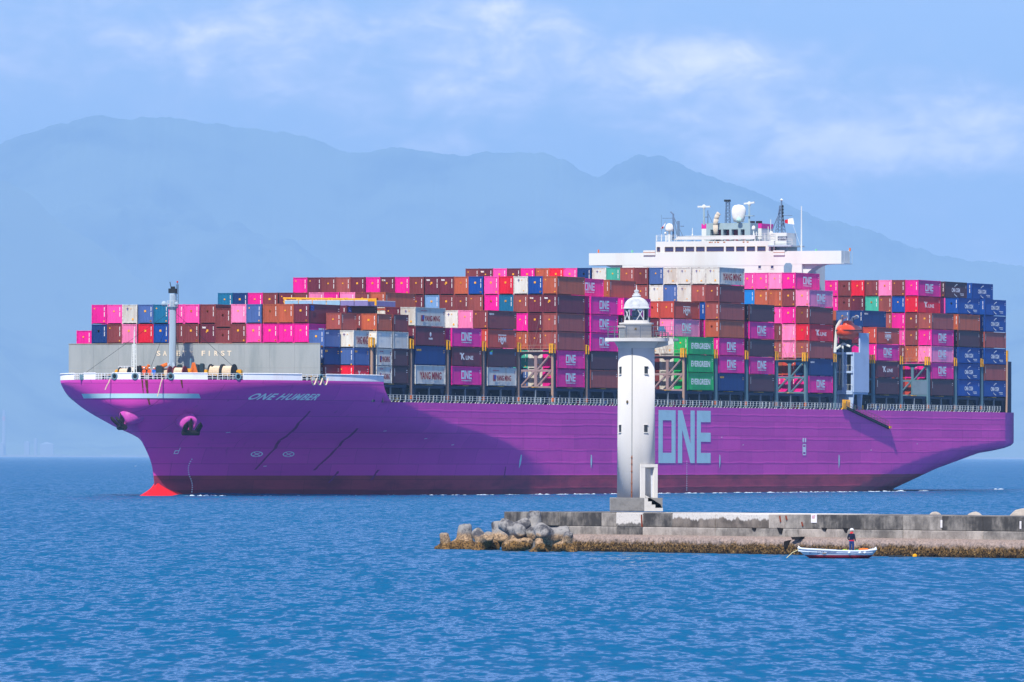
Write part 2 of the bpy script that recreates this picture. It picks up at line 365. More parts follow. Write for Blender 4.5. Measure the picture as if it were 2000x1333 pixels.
def paint_hull():
    m = bpy.data.materials.new('hull_paint'); m.use_nodes = True; t = NT(m.node_tree)
    out = t.n('ShaderNodeOutputMaterial'); b = t.n('ShaderNodeBsdfPrincipled'); t.l(b.outputs[0], out.inputs[0])
    tc = t.n('ShaderNodeTexCoord'); sp = t.n('ShaderNodeSeparateXYZ'); t.l(tc.outputs['Object'], sp.inputs[0])
    def nz(sc, scale, det=6.0):
        mp = t.n('ShaderNodeMapping'); t.l(tc.outputs['Object'], mp.inputs[0]); mp.inputs['Scale'].default_value = sc
        n = t.n('ShaderNodeTexNoise', i_Scale=scale, i_Detail=det, i_Roughness=.6); t.l(mp.outputs[0], n.inputs['Vector']); return n.outputs[0]
    z = sp.outputs[2]
    base = t.mix(t.math('MULTIPLY', t.ramp(nz((1, 1, .25), .12), .45, .75), .35), hx('#e24ab8'), hx('#c63ca6'))
    scuff = t.ramp(nz((.08, .08, 1.6), 1.0), .60, .78)
    base = t.mix(t.math('MULTIPLY', scuff, .25), base, hx('#7d1f78'))
    boot = t.mix(t.ramp(nz((.25, .25, 1), .5), .4, .7), hx('#b23c58'), hx('#8a2a4c'))
    zb = t.math('ADD', z, t.math('MULTIPLY', t.math('SUBTRACT', nz((.05, .05, .2), 1.0, 3.0), .5), .9))
    wet = t.math('SUBTRACT', 1.0, t.ramp(zb, .75, .95))
    boot = t.mix(t.math('MULTIPLY', wet, .6), boot, hx('#5c1836'))
    fb = t.ramp(z, 2.93, 3.0)
    c = t.mix(fb, boot, base)
    # shell plating: each plate a shade of its own, thin weld lines between
    xz = t.n('ShaderNodeCombineXYZ'); t.l(sp.outputs[0], xz.inputs[0]); t.l(sp.outputs[2], xz.inputs[1])
    bk = t.n('ShaderNodeTexBrick', i_Scale=1.0, i_Mortar_Size=.05, i_Mortar_Smooth=.3, i_Brick_Width=11.0, i_Row_Height=2.35, i_Bias=0.0); t.l(xz.outputs[0], bk.inputs['Vector'])
    bk.inputs['Color1'].default_value = (1, 1, 1, 1); bk.inputs['Color2'].default_value = (.84, .80, .90, 1); bk.inputs['Mortar'].default_value = (.60, .56, .64, 1)
    c = t.mix(1.0, c, bk.outputs['Color'], 'MULTIPLY')
    runs = t.math('MULTIPLY', t.ramp(nz((1.1, 1.1, .05), 1.0, 5.0), .6, .78), t.ramp(nz((.04, .04, .15), 1.0, 2.0), .45, .65))     # rusty weeping from the deck edge
    c = t.mix(t.math('MULTIPLY', runs, .55), c, hx('#5e2c50'))
    t.l(c, b.inputs['Base Color']); b.inputs['Roughness'].default_value = .55; b.inputs['Specular IOR Level'].default_value = .25; b.inputs['Diffuse Roughness'].default_value = 1.0
    # plating: shallow dishing between frames and long horizontal weld seams
    wv = t.n('ShaderNodeTexWave', wave_type='BANDS', bands_direction='Z', i_Scale=.16, i_Distortion=.6, i_Detail=2.0); t.l(tc.outputs['Object'], wv.inputs['Vector'])
    seam = t.ramp(wv.outputs[1], .9, 1.0)
    hgt = t.math('ADD', t.math('MULTIPLY', nz((.6, .6, .5), .5, 3.0), .5), t.math('MULTIPLY', seam, .12))
    bp = t.n('ShaderNodeBump', i_Strength=.6, i_Distance=.14); t.l(hgt, bp.inputs['Height']); t.l(bp.outputs[0], b.inputs['Normal'])
    return m
HULL = paint_hull()
def make_hull():
    bm = bmesh.new()
    zs = [-1.5, -.7, 0, .4, .8, 1.3, 1.9, 2.5, 3.0] + [3 + 11 * i / 24 for i in range(1, 25)]
    zu = [14 + 3 * i / 8 for i in range(0, 9)]
    NA, NB_, NC = 44, 30, 40
    def row(z, upper):
        s0 = lev(z)[1]; ss = [s0 + (S_FC - s0) * (i / NA) ** 2.0 for i in range(NA + 1)]
        if not upper:
            ss += [S_FC + (75 - S_FC) * i / NB_ for i in range(1, NB_ + 1)] + [75 + (S_END - 75) * i / NC for i in range(1, NC + 1)]
        else:
            e = (1 - (z - 14) / 3) ** 2 * 3.4
            ss += [S_FC + e * i / 5 for i in range(1, 6)]
        return ss
    for side in (1, -1):
        prev = None
        for rows, upper in ((zs, False), (zu, True)):
            prev = None
            for z in rows:
                cur = [bm.verts.new(L(s, side * half(s, z), z)) for s in row(z, upper)]
                if prev:
                    for a in range(len(cur) - 1):
                        q = (prev[a], prev[a + 1], cur[a + 1], cur[a])
                        bm.faces.new(q if side < 0 else tuple(reversed(q)))
                prev = cur
    # transom and decks
    tr = [bm.verts.new(L(S_END, half(S_END, z), z)) for z in zs if half(S_END, z) > .3] + [bm.verts.new(L(S_END, -half(S_END, z), z)) for z in reversed(zs) if half(S_END, z) > .3]
    bm.faces.new(tr)
    bmesh.ops.remove_doubles(bm, verts=bm.verts, dist=.004)
    bmesh.ops.recalc_face_normals(bm, faces=bm.faces)
    me = bpy.data.meshes.new('hull'); bm.to_mesh(me); bm.free()
    me.polygons.foreach_set('use_smooth', [True] * len(me.polygons))
    return link('hull', me, HULL, ship)
hull = make_hull()
def deck_outline(z, s_end, n=70):
    s0 = lev(z)[1]; ss = [s0 + (s_end - s0) * (i / n) ** 2.0 for i in range(n + 1)]
    return [(s, -half(s, z)) for s in reversed(ss)] + [(s, half(s, z)) for s in ss[1:]]
DECK = pmat('deck_paint', '#3b4a52', .8, dirt=.5, scale=.4)
mb = MB(); mb.poly([L(s, w * .998, 16.95) for s, w in deck_outline(16.95, S_FC)])
mb.poly([L(S_FC, BEAM, 13.96), L(S_FC, -BEAM, 13.96), L(S_END - .05, -BEAM, 13.96), L(S_END - .05, BEAM, 13.96)])
mb.poly([L(S_FC, BEAM - .05, 13.9), L(S_FC, -BEAM + .05, 13.9), L(S_FC, -BEAM + .05, 16.9), L(S_FC, BEAM - .05, 16.9)])
mb.build('deck', DECK, ship, recalc=False)

# bulbous bow breaking the surface
m = MB(); n = 26
BLV = [(2.6, .25, .10), (2.1, .45, .28), (1.6, .8, .5), (1.1, 1.4, .85), (.7, 2.1, 1.3), (.35, 2.9, 1.8), (0, 3.7, 2.3), (-.6, 4.6, 3.0)]
for (z, a_, b_) in BLV:
    for k in range(n):
        an = 2 * math.pi * k / n; ca, sa_ = math.cos(an), math.sin(an); m.v.append(tuple(L(-45.6 + (ca * a_ if ca < 0 else ca * 6.0), sa_ * b_ + (0 if ca < 0 else math.copysign(half(-45.6 + ca * 6.0, max(z, 0)) * .55, sa_) * ca), z)))
for i in range(len(BLV) - 1):
    for k in range(n):
        k2 = (k + 1) % n; m.f.append((i * n + k, i * n + k2, (i + 1) * n + k2, (i + 1) * n + k)); m.m.append(0)
m.f.append(tuple(range(n))); m.m.append(0)
m.build('bulbous_bow', pmat('antifouling_red', '#e01a24', .5, dirt=.2, scale=.8), ship, smooth=True)

# writing and marks on the hull
PALE = pmat('pale_blue_paint', '#bfe2e6', .6, dirt=.15, scale=.3)
WHITE = pmat('white_paint', '#e0e3dd', .55, dirt=.16, dirtcol='#b79c82', scale=.25, streak=True)
WHITE2 = pmat('white_lettering', '#e9eef2', .6, dirt=.1)
mb = MB(); s_l, s_r = s_at(1286, BEAM), s_at(1388, BEAM); z_t, z_b = z_at(802, (s_l + s_r) / 2, BEAM), z_at(905, (s_l + s_r) / 2, BEAM)
add_one(mb, lambda u, v: L(s_l + u, BEAM + .03, z_b + v), s_r - s_l, z_t - z_b)
mb.build('company_letters', PALE, hull, recalc=False)
def on_hull(s, z, off=.06):
    return L(s, half(s, z) + off, z)
def hull_text(name, txt, xa, xb, ya, yb, side=1, slant=.25, mat=PALE, spacing=1.15, thick=.01):
    zt = z_at(ya, -30, 22); zb = z_at(yb, -30, 22)
    # find s so that the surface point falls at the wanted image column
    def find(x):
        best = None
        for i in range(1200):
            s = -57.5 + i * .06; p = px(SHIP_M @ on_hull(s, (zt + zb) / 2))
            d = abs(p[0] - x)
            if best is None or d < best[0]: best = (d, s)
        return best[1]
    sa, sb = find(xa), find(xb); mbt = MB(); h = zt - zb
    add_text(mbt, txt, lambda u, v: on_hull(sa + u + v * slant * 2, zb + v, .05), (sb - sa) - h * slant * 2, h, spacing, thick)
    return mbt.build(name, mat, hull, recalc=False)
hull_text('name_lettering', 'ONE HUMBER', 486, 626, 770, 782.5, mat=pmat('name_white', '#f4f6f4', .6), thick=.03)
# the starboard name, seen foreshortened on the far flare
mb = MB(); zb, h = z_at(784, -40, -18), .95
add_text(mb, 'ONE HUMBER', lambda u, v: L(-33.5 - u, -(half(-33.5 - u, zb + v) + .05), zb + v), 10.5, h, 1.15, .01); mb.build('name_lettering', PALE, hull, recalc=False)
# pale band across the stem
mb = MB(); zb, zt = z_at(778.5, -52, 0), z_at(769.5, -52, 0)
def arc(z, n=40, sp=-52.1, sq=-52.6):
    s0 = lev(z)[1]; a = [s0 + (sp - s0) * (i / n) ** 2 for i in range(n + 1)]
    return [(s, -half(s, z)) for s in reversed(a)] + [(s, half(s, z)) for s in a[1:]]
lo, hi = arc(zb, sp=-51.2), arc(zt, sp=-51.9)
def push(s, w, z, d=.06):
    r = math.hypot(s + 48, w); return L(s + (s + 48) / r * d, w + w / r * d, z)
for (a, b), (c, d) in zip(zip(lo, lo[1:]), zip(hi, hi[1:])): mb.poly([push(*a, zb), push(*b, zb), push(*d, zt), push(*c, zt)])
mb.build('stem_band', PALE, hull, recalc=False)
# tug marks, draught marks and small signs
for x in (1018, 1154, 1405, 1638):
    mb = MB(); s = s_at(x, BEAM); z1, z0 = z_at(888, s, half(s, 8)), z_at(916, s, half(s, 5)); h = z1 - z0
    mb.poly([on_hull(s + a * .55, z0 + b * h, .05) for a, b in ((0, 0), (.8, .3), (1, .6), (.7, .95), (0, 1), (-.3, .6))])
    mb.build('tug_mark', PALE, hull, recalc=False)
mb = MB()
for i in range(16):
    z = .5 + i * .32; s = -40.6 + .35 * math.sin(i * .4) + (.9 - i * .12 if i < 8 else 0); mb.poly([on_hull(s + a * .22, z + b * .14, .05) for a, b in ((0, 0), (1, 0), (1, 1), (0, 1))])
for i in range(14):
    z = .4 + i * .36; s = s_at(1341, BEAM); mb.poly([L(s + a * .3, BEAM + .03, z + b * .15) for a, b in ((0, 0), (1, 0), (1, 1), (0, 1))])
s = s_at(1571, BEAM)
for (a, b, c, d) in ((-.9, 7.9, .9, 8.1), (-.9, 6.2, .9, 6.4), (-.9, 6.2, -.6, 8.1), (.6, 6.2, .9, 8.1), (-.7, 6.7, .7, 7.6), (-.9, 8.4, -.2, 9.1), (.2, 8.4, .9, 9.1)):
    mb.poly([L(s + a, BEAM + .03, b), L(s + c, BEAM + .03, b), L(s + c, BEAM + .03, d), L(s + a, BEAM + .03, d)])
for (x, y) in ((478, 845), (516, 846), (683, 843), (435, 912), (580, 912), (860, 858), (905, 870), (1450, 870), (1408, 855), (1700, 880), (1790, 868)):
    s = s_at(x, 14) if x < 700 else s_at(x, BEAM)
    zz = z_at(y, s, 15); mb.poly([on_hull(s + a * .7, zz + b * .12, .05) for a, b in ((0, 0), (1, .4), (1, 1), (0, .7))])
mb.build('draught_marks', WHITE2, hull, recalc=False)
mb = MB()      # thruster symbols: a cross in a ring
for (x, y) in ((502, 888), (564, 888)):
    best = min(((abs(px(SHIP_M @ on_hull(-50 + i * .1, 6.1))[0] - x), -50 + i * .1) for i in range(600)))[1]; zc = 6.15
    for k in range(14):
        a0, a1 = 2 * math.pi * k / 14, 2 * math.pi * (k + 1) / 14
        mb.poly([on_hull(best + 1.3 * r * math.cos(a), zc + .42 * r * math.sin(a)) for a, r in ((a0, 1), (a1, 1), (a1, .8), (a0, .8))])
    for sg in (1, -1):
        mb.poly([on_hull(best + 1.0 * a, zc + .3 * b) for a, b in ((-1, -sg), (-.7, -sg), (1, sg), (.7, sg))])
best = min(((abs(px(SHIP_M @ on_hull(-50 + i * .1, 6.6))[0] - 346), -50 + i * .1) for i in range(200)))[1]
for (a, b, c, d) in ((-.35, -.45, .35, -.35), (.25, -.45, .35, .45), (-.35, -.45, -.22, 0), (-.35, -.05, .3, .08)):
    mb.poly([on_hull(best + a * 1.2, 6.6 + b), on_hull(best + c * 1.2, 6.6 + b), on_hull(best + c * 1.2, 6.6 + d), on_hull(best + a * 1.2, 6.6 + d)])
mb.build('thruster_signs', WHITE2, hull, recalc=False)
# rubbed fender lines and rust runs
SCUFF = pmat('scuffed_paint', '#8a3478', .9, dirt=.5, scale=2.0)
def scuff_line(xa, ya, xb, yb, wd, n=14):
    mb = MB()
    def fp(x, y):
        best = None
        zz = 9.0
        for _ in range(4):
            s = min(((abs(px(SHIP_M @ on_hull(-55 + i * .15, zz))[0] - x), -55 + i * .15) for i in range(620)))[1]; zz = z_at(y, s, half(s, zz))
        return s, zz
    key = [fp(xa + (xb - xa) * i / 5, ya + (yb - ya) * i / 5) for i in range(6)]; pts = []
    for (a, b) in zip(key, key[1:]): pts += [(a[0] + (b[0] - a[0]) * i / 3, a[1] + (b[1] - a[1]) * i / 3) for i in range(3)]
    for i, (p, q) in enumerate(zip(pts, pts[1:])):
        j = wd * rng.uniform(.7, 1.2); mb.poly([on_hull(p[0], p[1], .04), on_hull(q[0], q[1], .04), on_hull(q[0] + j, q[1], .04), on_hull(p[0] + j, p[1], .04)])
    mb.build('fender_scuff', SCUFF, hull, recalc=False)
scuff_line(604, 803, 489, 926, .55); scuff_line(697, 837, 606, 925, .55); scuff_line(660, 921, 640, 945, .5, 6); scuff_line(738, 918, 722, 940, .5, 6); scuff_line(1040, 912, 1034, 935, .4, 5)
mb = MB()
def run(sx, w0, zt, zb_, wd):
    n = 10
    for i in range(n):
        za, zc = zt + (zb_ - zt) * i / n, zt + (zb_ - zt) * (i + 1) / n; k = wd * (1 - .5 * i / n) * rng.uniform(.6, 1.2)
        fnp = lambda w, z: push(next((s for s in [lev(z)[1] + j * .03 for j in range(400)] if half(s, z) >= abs(w)), -50), w, z, .05)
        mb.poly([fnp(w0 - k, za), fnp(w0 + k, za), fnp(w0 + k, zc), fnp(w0 - k, zc)])
run(0, 3.0, 16.9, 13.3, .22); run(0, 2.4, 16.9, 15.0, .12); run(0, 7.6, 16.9, 15.8, .12)
mb.build('rust_run', pmat('rust', '#6b3a22', .95, dirt=.5, scale=3), hull, recalc=False)
# hawse bolsters
BOLS = pmat('bolster_paint', '#d052b4', .5, dirt=.2, scale=1.5)
def hawse(side):
    z = 11.3 if side > 0 else 11.6; x = 362 if side > 0 else 252; best = None
    for i in range(500):
        s = lev(z)[1] + .02 + i * .04; d = abs(px(SHIP_M @ L(s, side * half(s, z), z))[0] - x)
        if best is None or d < best[0]: best = (d, s)
    s = best[1]; w = side * half(s, z); nrm = Vector((-.62, -side * .66, -.42)).normalized(); c = L(s, w, z) + nrm * (.9 if side > 0 else -.2)
    m = MB(); m.lathe([(1.6, -2.6), (1.36, .2), (1.26, .8), (1.05, 1.15), (.6, 1.25), (.5, .9)], n=26)
    q = nrm.to_track_quat('Z', 'Y'); m.v = [tuple(c + q @ Vector(v)) for v in m.v]
    m.build('hawse_bolster', BOLS, hull, smooth=True)
    return c + nrm * 1.3, nrm, q
ANCH = pmat('anchor_steel', '#10141c', .7, dirt=.4, dirtcol='#3a2a22', scale=2)
def anchor(side):
    c, nrm, q = hawse(side); cw = SHIP_M @ c; e = empty('anchor', cw)
    q2 = (SHIP_M.to_3x3() @ q.to_matrix()).to_quaternion()
    dn = Vector((0, 0, -1)); nw = (q2 @ Vector((0, 0, 1))); tang = (dn - nw * dn.dot(nw)).normalized(); lat = nw.cross(tang)
    def P(a, b, h): return (tang * a + lat * b + nw * h) * 1.05
    m = MB(); m.tube(P(-.9, 0, -.3), P(.9, 0, .45), .26, 8); m.build('shank', ANCH, e)
    m = MB(); m.tube(P(.95, -1.25, .5), P(.95, 1.25, .5), .4, 8); m.build('crown', ANCH, e)
    for sg in (-1, 1):
        m = MB(); m.prism([P(1.1, sg * .55, .15), P(1.1, sg * 1.25, .15), P(-.35, sg * 1.4, .75), P(-.9, sg * 1.0, .85), P(-.3, sg * .75, .7)], nw * .34); m.build('fluke', ANCH, e)
    tag(e, 'black anchor under the round bolster ' + ('right of the stem' if side > 0 else 'left of the stem'), 'anchor', 'bow anchors')
anchor(1); anchor(-1)

# ------------------------------------------------------------------ forecastle
BW = pmat('bulwark_white', '#eceef2', .5, dirt=.2, dirtcol='#c79a70', scale=.5, streak=True)
DARK = pmat('dark_fitting', '#20282c', .7, dirt=.4, scale=2)
TEALG = pmat('grey_green_paint', '#6d8f9c', .6, dirt=.3, scale=.8)
YEL = pmat('yellow_paint', '#f0b400', .55, dirt=.25, dirtcol='#8a5a20', scale=2)
ORG = pmat('orange_paint', '#e87818', .6, dirt=.25, scale=2)
ROPE = pmat('rope', '#e8d3b4', .9, dirt=.4, scale=5, bump=.4)
out17 = deck_outline(17.0, S_FC, 160)
GAPS = [(146, 164), (188, 218), (276, 338), (406, 473), (590, 636)]
def pxs(s, w, z): return px(W(s, w, z))[0]
def in_gap(s, w):
    if w < 0 and s > -42: return False
    x = pxs(s, w, 17.4); return any(a <= x <= b for a, b in GAPS)
bul = empty('bulwark', (0, 0, 0)); bul.parent = ship
seg = []
def flush():
    global seg
    if len(seg) > 1:
        m = MB()
        for (a, b) in zip(seg, seg[1:]):
            for off in (0, .14):
                pa = [L(p[0] + (.0 if off == 0 else .1), p[1] - math.copysign(off, p[1]), 0) for p in (a, b)]
                m.poly([pa[0] + Vector((0, 0, 17.0)), pa[1] + Vector((0, 0, 17.0)), pa[1] + Vector((0, 0, 17.92)), pa[0] + Vector((0, 0, 17.92))])
            m.tube(L(*a, 17.92), L(*b, 17.92), .09, 6)
        m.build('bulwark_plate', BW, bul, smooth=False, recalc=False)
    seg = []
for p in out17:
    if in_gap(*p): flush()
    else: seg.append(p)
flush()
vis = [p for p in out17 if (p[1] > 0 or p[0] < -42)]
for ga, gb in GAPS:
    ps = [p for p in vis if ga - 3 <= pxs(*p, 17.4) <= gb + 3]
    m = MB(); m2 = MB()
    for a, b in zip(ps, ps[1:]):
        for z in (17.25, 17.6, 17.9): m.tube(L(*a, z), L(*b, z), .035, 4)
    for i in range(0, len(ps), 3): m.tube(L(*ps[i], 17), L(*ps[i], 17.9), .04, 4)
    m.build('chock_rail', BW, bul)
    n = max(2, int((gb - ga) / 11))
    for i in range(n):
        x = ga + (gb - ga) * (i + .5) / n; p = min(ps, key=lambda q: abs(pxs(*q, 17.4) - x)); c = L(p[0] + .5, p[1] - math.copysign(.35, p[1]), 17.0)
        m = MB(); m.lathe([(.3, 0), (.26, .1), (.2, .18), (.2, .42), (.28, .5), (.3, .55)], c, 10); m.build('fairlead_roller', DARK, bul)
        m = MB(); m.box((c.x - .5, c.y - .5, 17.58), (c.x + .35, c.y + .5, 17.68)); m.build('roller_cover', YEL if i % 2 else ROPE, bul)
    m = MB(); q = ps[-1]; m.box((q[0] + .3, -q[1] + .3, 16.98), (q[0] + 1.1, -q[1] + 1.0, 17.75)); m.build('bollard', TEALG, bul)
for x in (224, 263, 332, 465, 628):    # round chocks through the plating
    p = min(vis, key=lambda q: abs(pxs(*q, 17.4) - x)); i = out17.index(p); a, b = Vector(L(*out17[i - 1], 0)), Vector(L(*out17[i + 1], 0)); tn = (b - a).normalized(); nr = Vector((tn.y, -tn.x, 0))
    if nr.dot(Vector((p[0] + 40, -p[1], 0))) < 0: nr = -nr
    m = MB(); m.lathe([(.3, -.2), (.5, -.2), (.55, 0), (.5, .12), (.36, .12), (.3, 0)], n=16); q = nr.to_track_quat('Z', 'Y')
    c = L(*p, 17.45); m.v = [tuple(c + q @ Vector(v)) for v in m.v]; m.build('round_chock', TEALG, bul, smooth=True)
    m = MB(); m.lathe([(.0, .03), (.3, .03)], n=14); m.v = [tuple(c + nr * .02 + q @ Vector(v)) for v in m.v]; m.build('chock_hole', DARK, bul)
# hanging mooring tails
for k, (x, yb) in enumerate(((217, 762), (318, 775))):
    p = min(vis, key=lambda q: abs(pxs(*q, 17.2) - x)); a = Vector(W(p[0] - .25, p[1] * 1.01, 17.2)); zb = z_at(yb, *p)
    m = MB(); pts = [(0, 0, 0), (-.25, -.35, -.7), (-.45, -.4, (zb - 17.2) * .6), (-.75, -.45, zb - 17.2)]; m.path(pts, .075, 6)
    o = m.build('mooring_rope', ROPE); o.location = a
    tag(o, 'pale mooring rope tail hanging ' + ('left of the blue stem band' if k == 0 else 'over the right end of the stem band'), 'rope', 'mooring rope tails')
m = MB()
for k in range(3):
    b0 = s_at(603, 22.4) + k * 2.2; m.path([L(b0 + 2.2 * i / 8, 22.75, 17.3 - 1.0 * math.sin(math.pi * i / 8)) for i in range(9)], .1, 6)
o = m.build('mooring_rope', ROPE); o.location = SHIP_LOC; o.rotation_euler = (0, 0, SHIP_RZ)
tag(o, 'looped white mooring rope hung over the bulwark at the aft forecastle chock', 'rope', 'mooring rope tails')

# grey wave breaker in front of the cargo
GREYB = pmat('breakwater_grey', '#aeb2ae', .7, dirt=.6, dirtcol='#84908f', scale=.45, streak=True)
brk = empty('wave_breaker', (0, 0, 0)); brk.parent = ship
SB = -32.2; WB = 20.3; ZB = 22.45
for i in range(10):                                # welded plates
    w0, w1 = -WB + i * 2 * WB / 10, -WB + (i + 1) * 2 * WB / 10
    for z0, z1 in ((17.0, 18.9), (18.9, ZB)):
        m = MB(); m.sb(SB + rng.uniform(-.012, .012), SB + .15, w0 + .008, w1 - .008, z0 + .008, z1 - .004); m.build('plate', GREYB, brk)
m = MB(); m.sb(SB - .06, SB + .25, -WB, WB, ZB, ZB + .12); m.build('top_rail', pmat('rusty_rail', '#a9a79a', .8, dirt=.7, dirtcol='#a06a3a', scale=1.2), brk)
for w in (-18, -12, -6, 0, 6, 12, 18):
    m = MB(); m.prism([L(SB + .15, w, 17), L(SB + 2.0, w, 17), L(SB + .15, w, 22)], (0, .15, 0)); m.build('bracket', GREYB, brk)
CREAM = pmat('cream_lettering', '#f4e6cc', .6, dirt=.15)
mb = MB(); wl = None
def w_at(x, s):                                    # lateral position seen at column x on the plane s
    lo, hi = -30.0, 30.0
    for _ in range(40):
        md = (lo + hi) / 2
        if pxs(s, md, 20) < x: lo = md
        else: hi = md
    return lo
letters = [('S', 306, 313.5), ('A', 318.5, 326), ('F', 331, 338), ('E', 345, 352), ('T', 357, 364.5), ('Y', 370, 377), ('F', 394, 401), ('I', 408, 410), ('R', 419, 426), ('S', 431.5, 439), ('T', 444, 452)]
for ch, a, b in letters:
    wa, wb_ = w_at(a, SB), w_at(b, SB); zt, zb = z_at(685.5, SB, wa), z_at(695.5, SB, wa)
    add_text(mb, ch, lambda u, v: L(SB - .05, wa + u, zb + v), wb_ - wa, zt - zb, thick=.02)
mb.build('warning_lettering', CREAM, brk, recalc=False)

# foremast with its platform and lights
MASTG = pmat('mast_grey', '#a9bcc8', .55, dirt=.3, dirtcol='#7d6a58', scale=1.0, streak=True)
fm = empty('foremast', (0, 0, 0)); fm.parent = ship
SM = -39.0; WM = w_at(337, SM)
zt = lambda y: z_at(y, SM, WM)
m = MB(); m.lathe([(.56, 17), (.52, 20), (.48, zt(600)), (.45, zt(578)), (.42, zt(574))], L(SM, WM, 0), 18); m.build('mast_tube', MASTG, fm, smooth=True)
m = MB(); m.lathe([(.4, zt(607)), (.85, zt(600)), (.85, zt(599)), (.4, zt(599))], L(SM, WM, 0), 14); m.build('platform', MASTG, fm)
m = MB()
for k in range(12):
    a0, a1 = 2 * math.pi * k / 12, 2 * math.pi * (k + 1) / 12; c = L(SM, WM, 0)
    P = lambda a, z: c + Vector((.83 * math.cos(a), .83 * math.sin(a), z))
    m.tube(P(a0, zt(599)), P(a0, zt(588)), .02, 4); m.tube(P(a0, zt(588)), P(a1, zt(588)), .02, 4); m.tube(P(a0, zt(593.5)), P(a1, zt(593.5)), .02, 4)
m.build('platform_rail', WHITE, fm)
for sg, r in ((-1, .42), (1, .3)):
    m = MB(); m.lathe([(.1, 0), (r * .6, -.25), (r, -.6)], n=14, axis='X'); c = L(SM - .3, WM + sg * 1.0, zt(594)); m.v = [tuple(c + Vector(v)) for v in m.v]; m.build('horn', MASTG, fm, smooth=True)
m = MB(); m.sb(SM - .35, SM + .35, WM - .55, WM + .55, zt(573), zt(564)); m.sb(SM - .2, SM + .2, WM - .25, WM + .3, zt(564), zt(560)); m.build('masthead_light', DARK, fm)
m = MB(); m.st((SM, WM - .3, zt(560)), (SM, WM - .45, zt(551)), .06, 5); m.st((SM, WM + .75, zt(574)), (SM, WM + .75, zt(553)), .04, 5); m.st((SM, WM + .4, zt(574)), (SM, WM + .8, zt(574)), .04, 5); m.build('aerial', DARK, fm)
m = MB(); m.lathe([(.0, 0), (.14, .05), (.14, .25), (0, .3)], L(SM, WM + .75, zt(553)), 8); m.build('signal_lamp', pmat('lamp_red', '#c83a28', .4), fm)
m = MB()
for z in range(60): m.st((SM - .1, WM + .62, 18 + z * .22), (SM - .1, WM + .95, 18 + z * .22), .025, 4)
m.st((SM - .1, WM + .62, 17.6), (SM - .1, WM + .62, 31.2), .03, 4); m.st((SM - .1, WM + .95, 17.6), (SM - .1, WM + .95, 31.2), .03, 4); m.build('ladder', DARK, fm)
for sg in (-1, 1):
    m = MB(); m.st((SM, WM, 20), (SM - 2.2, WM + sg * 1.6, 17), .18, 8); m.build('strut', MASTG, fm)
for (x, y, ss) in ((168, 728, -40), (295, 717, -40), (453, 714, -34.5), (352, 716, -36)):
    m = MB(); m.st((SM, WM, zt(606)), (ss, w_at(x, ss), z_at(y, ss, w_at(x, ss))), .03, 4); m.build('stay_wire', DARK, fm)
# white lattice mast at the bow
jm = empty('bow_mast', (0, 0, 0)); jm.parent = ship; SJ = -51.5; WJ = w_at(262, SJ); zj = lambda y: z_at(y, SJ, WJ)
m = MB(); m.st((SJ, WJ, 17), (SJ, WJ, zj(672)), .14, 8); m.st((SJ, WJ, zj(672)), (SJ, WJ, zj(645)), .1, 8, .05); m.build('pole', WHITE, jm)
m = MB()
for sg in (-1, 1): m.st((SJ, WJ + sg * .42, 17), (SJ, WJ + sg * .28, zj(672)), .06, 5)
for i in range(14):
    z0 = 17.2 + i * .36; m.st((SJ, WJ - .4 + i * .009, z0), (SJ, WJ + .4 - i * .009, z0 + (.36 if i % 2 else 0)), .035, 4)
m.build('lattice', WHITE, jm)
m = MB(); m.sb(SJ - .3, SJ + .3, WJ - .5, WJ + .5, 17, 17.9); m.build('mast_foot', ROPE, jm)

# winches, reels and small deck gear (bolted to the forecastle)
RED_D = pmat('winch_flange', '#7a2438', .6, dirt=.3, scale=2)
GREEN_D = pmat('deck_machinery', '#2c4148', .6, dirt=.4, scale=1.5)
def winch(x, s, y_top, n=1, wid=1.7, rad=.85):
    w = w_at(x, s); zc = 17.0 + rad + .25
    e = empty('mooring_winch', (0, 0, 0)); e.parent = ship
    for i in range(n):
        ww = w + i * (wid + .9)
        m = MB(); m.lathe([(rad, -wid / 2), (rad * 1.02, wid / 2)], L(s, ww, zc), 18, axis='Y'); m.build('rope_drum', ROPE, e, smooth=False)
        for sg in (-1, 1):
            m = MB(); m.lathe([(rad * 1.3, -.07), (rad * 1.3, .07)], L(s, ww + sg * (wid / 2 + .05), zc), 18, axis='Y'); m.build('flange', RED_D if n == 2 and x < 400 else DARK, e)
        m = MB(); m.sb(s - .5, s + .5, ww + wid / 2 + .15, ww + wid / 2 + .6, 17, 18.2); m.build('gear_case', GREEN_D, e)
    return w
winch(323, -42.5, 720, 2, 1.45, .8); winch(424, -37.5, 720, 1, 1.9, .95); winch(446, -37.3, 720, 1, 1.8, .95); winch(244, -49.5, 724, 1, 1.4, .7); winch(262, -47, 724, 1, 1.0, .8)
def gear(name, x, s, y0, y1, wpx, mat, dep=.7, parent=ship):
    w = w_at(x, s); sc = FPX / W(s, w, 0).y * .93; wd = wpx / sc; m = MB(); z0, z1 = max(17, z_at(y1, s, w)), z_at(y0, s, w)
    m.sb(s, s + dep, w - wd / 2, w + wd / 2, z0, z1); m.sb(s + .1, s + dep - .1, w - wd * .35, w + wd * .35, z1, z1 + .14); return m.build(name, mat, parent)
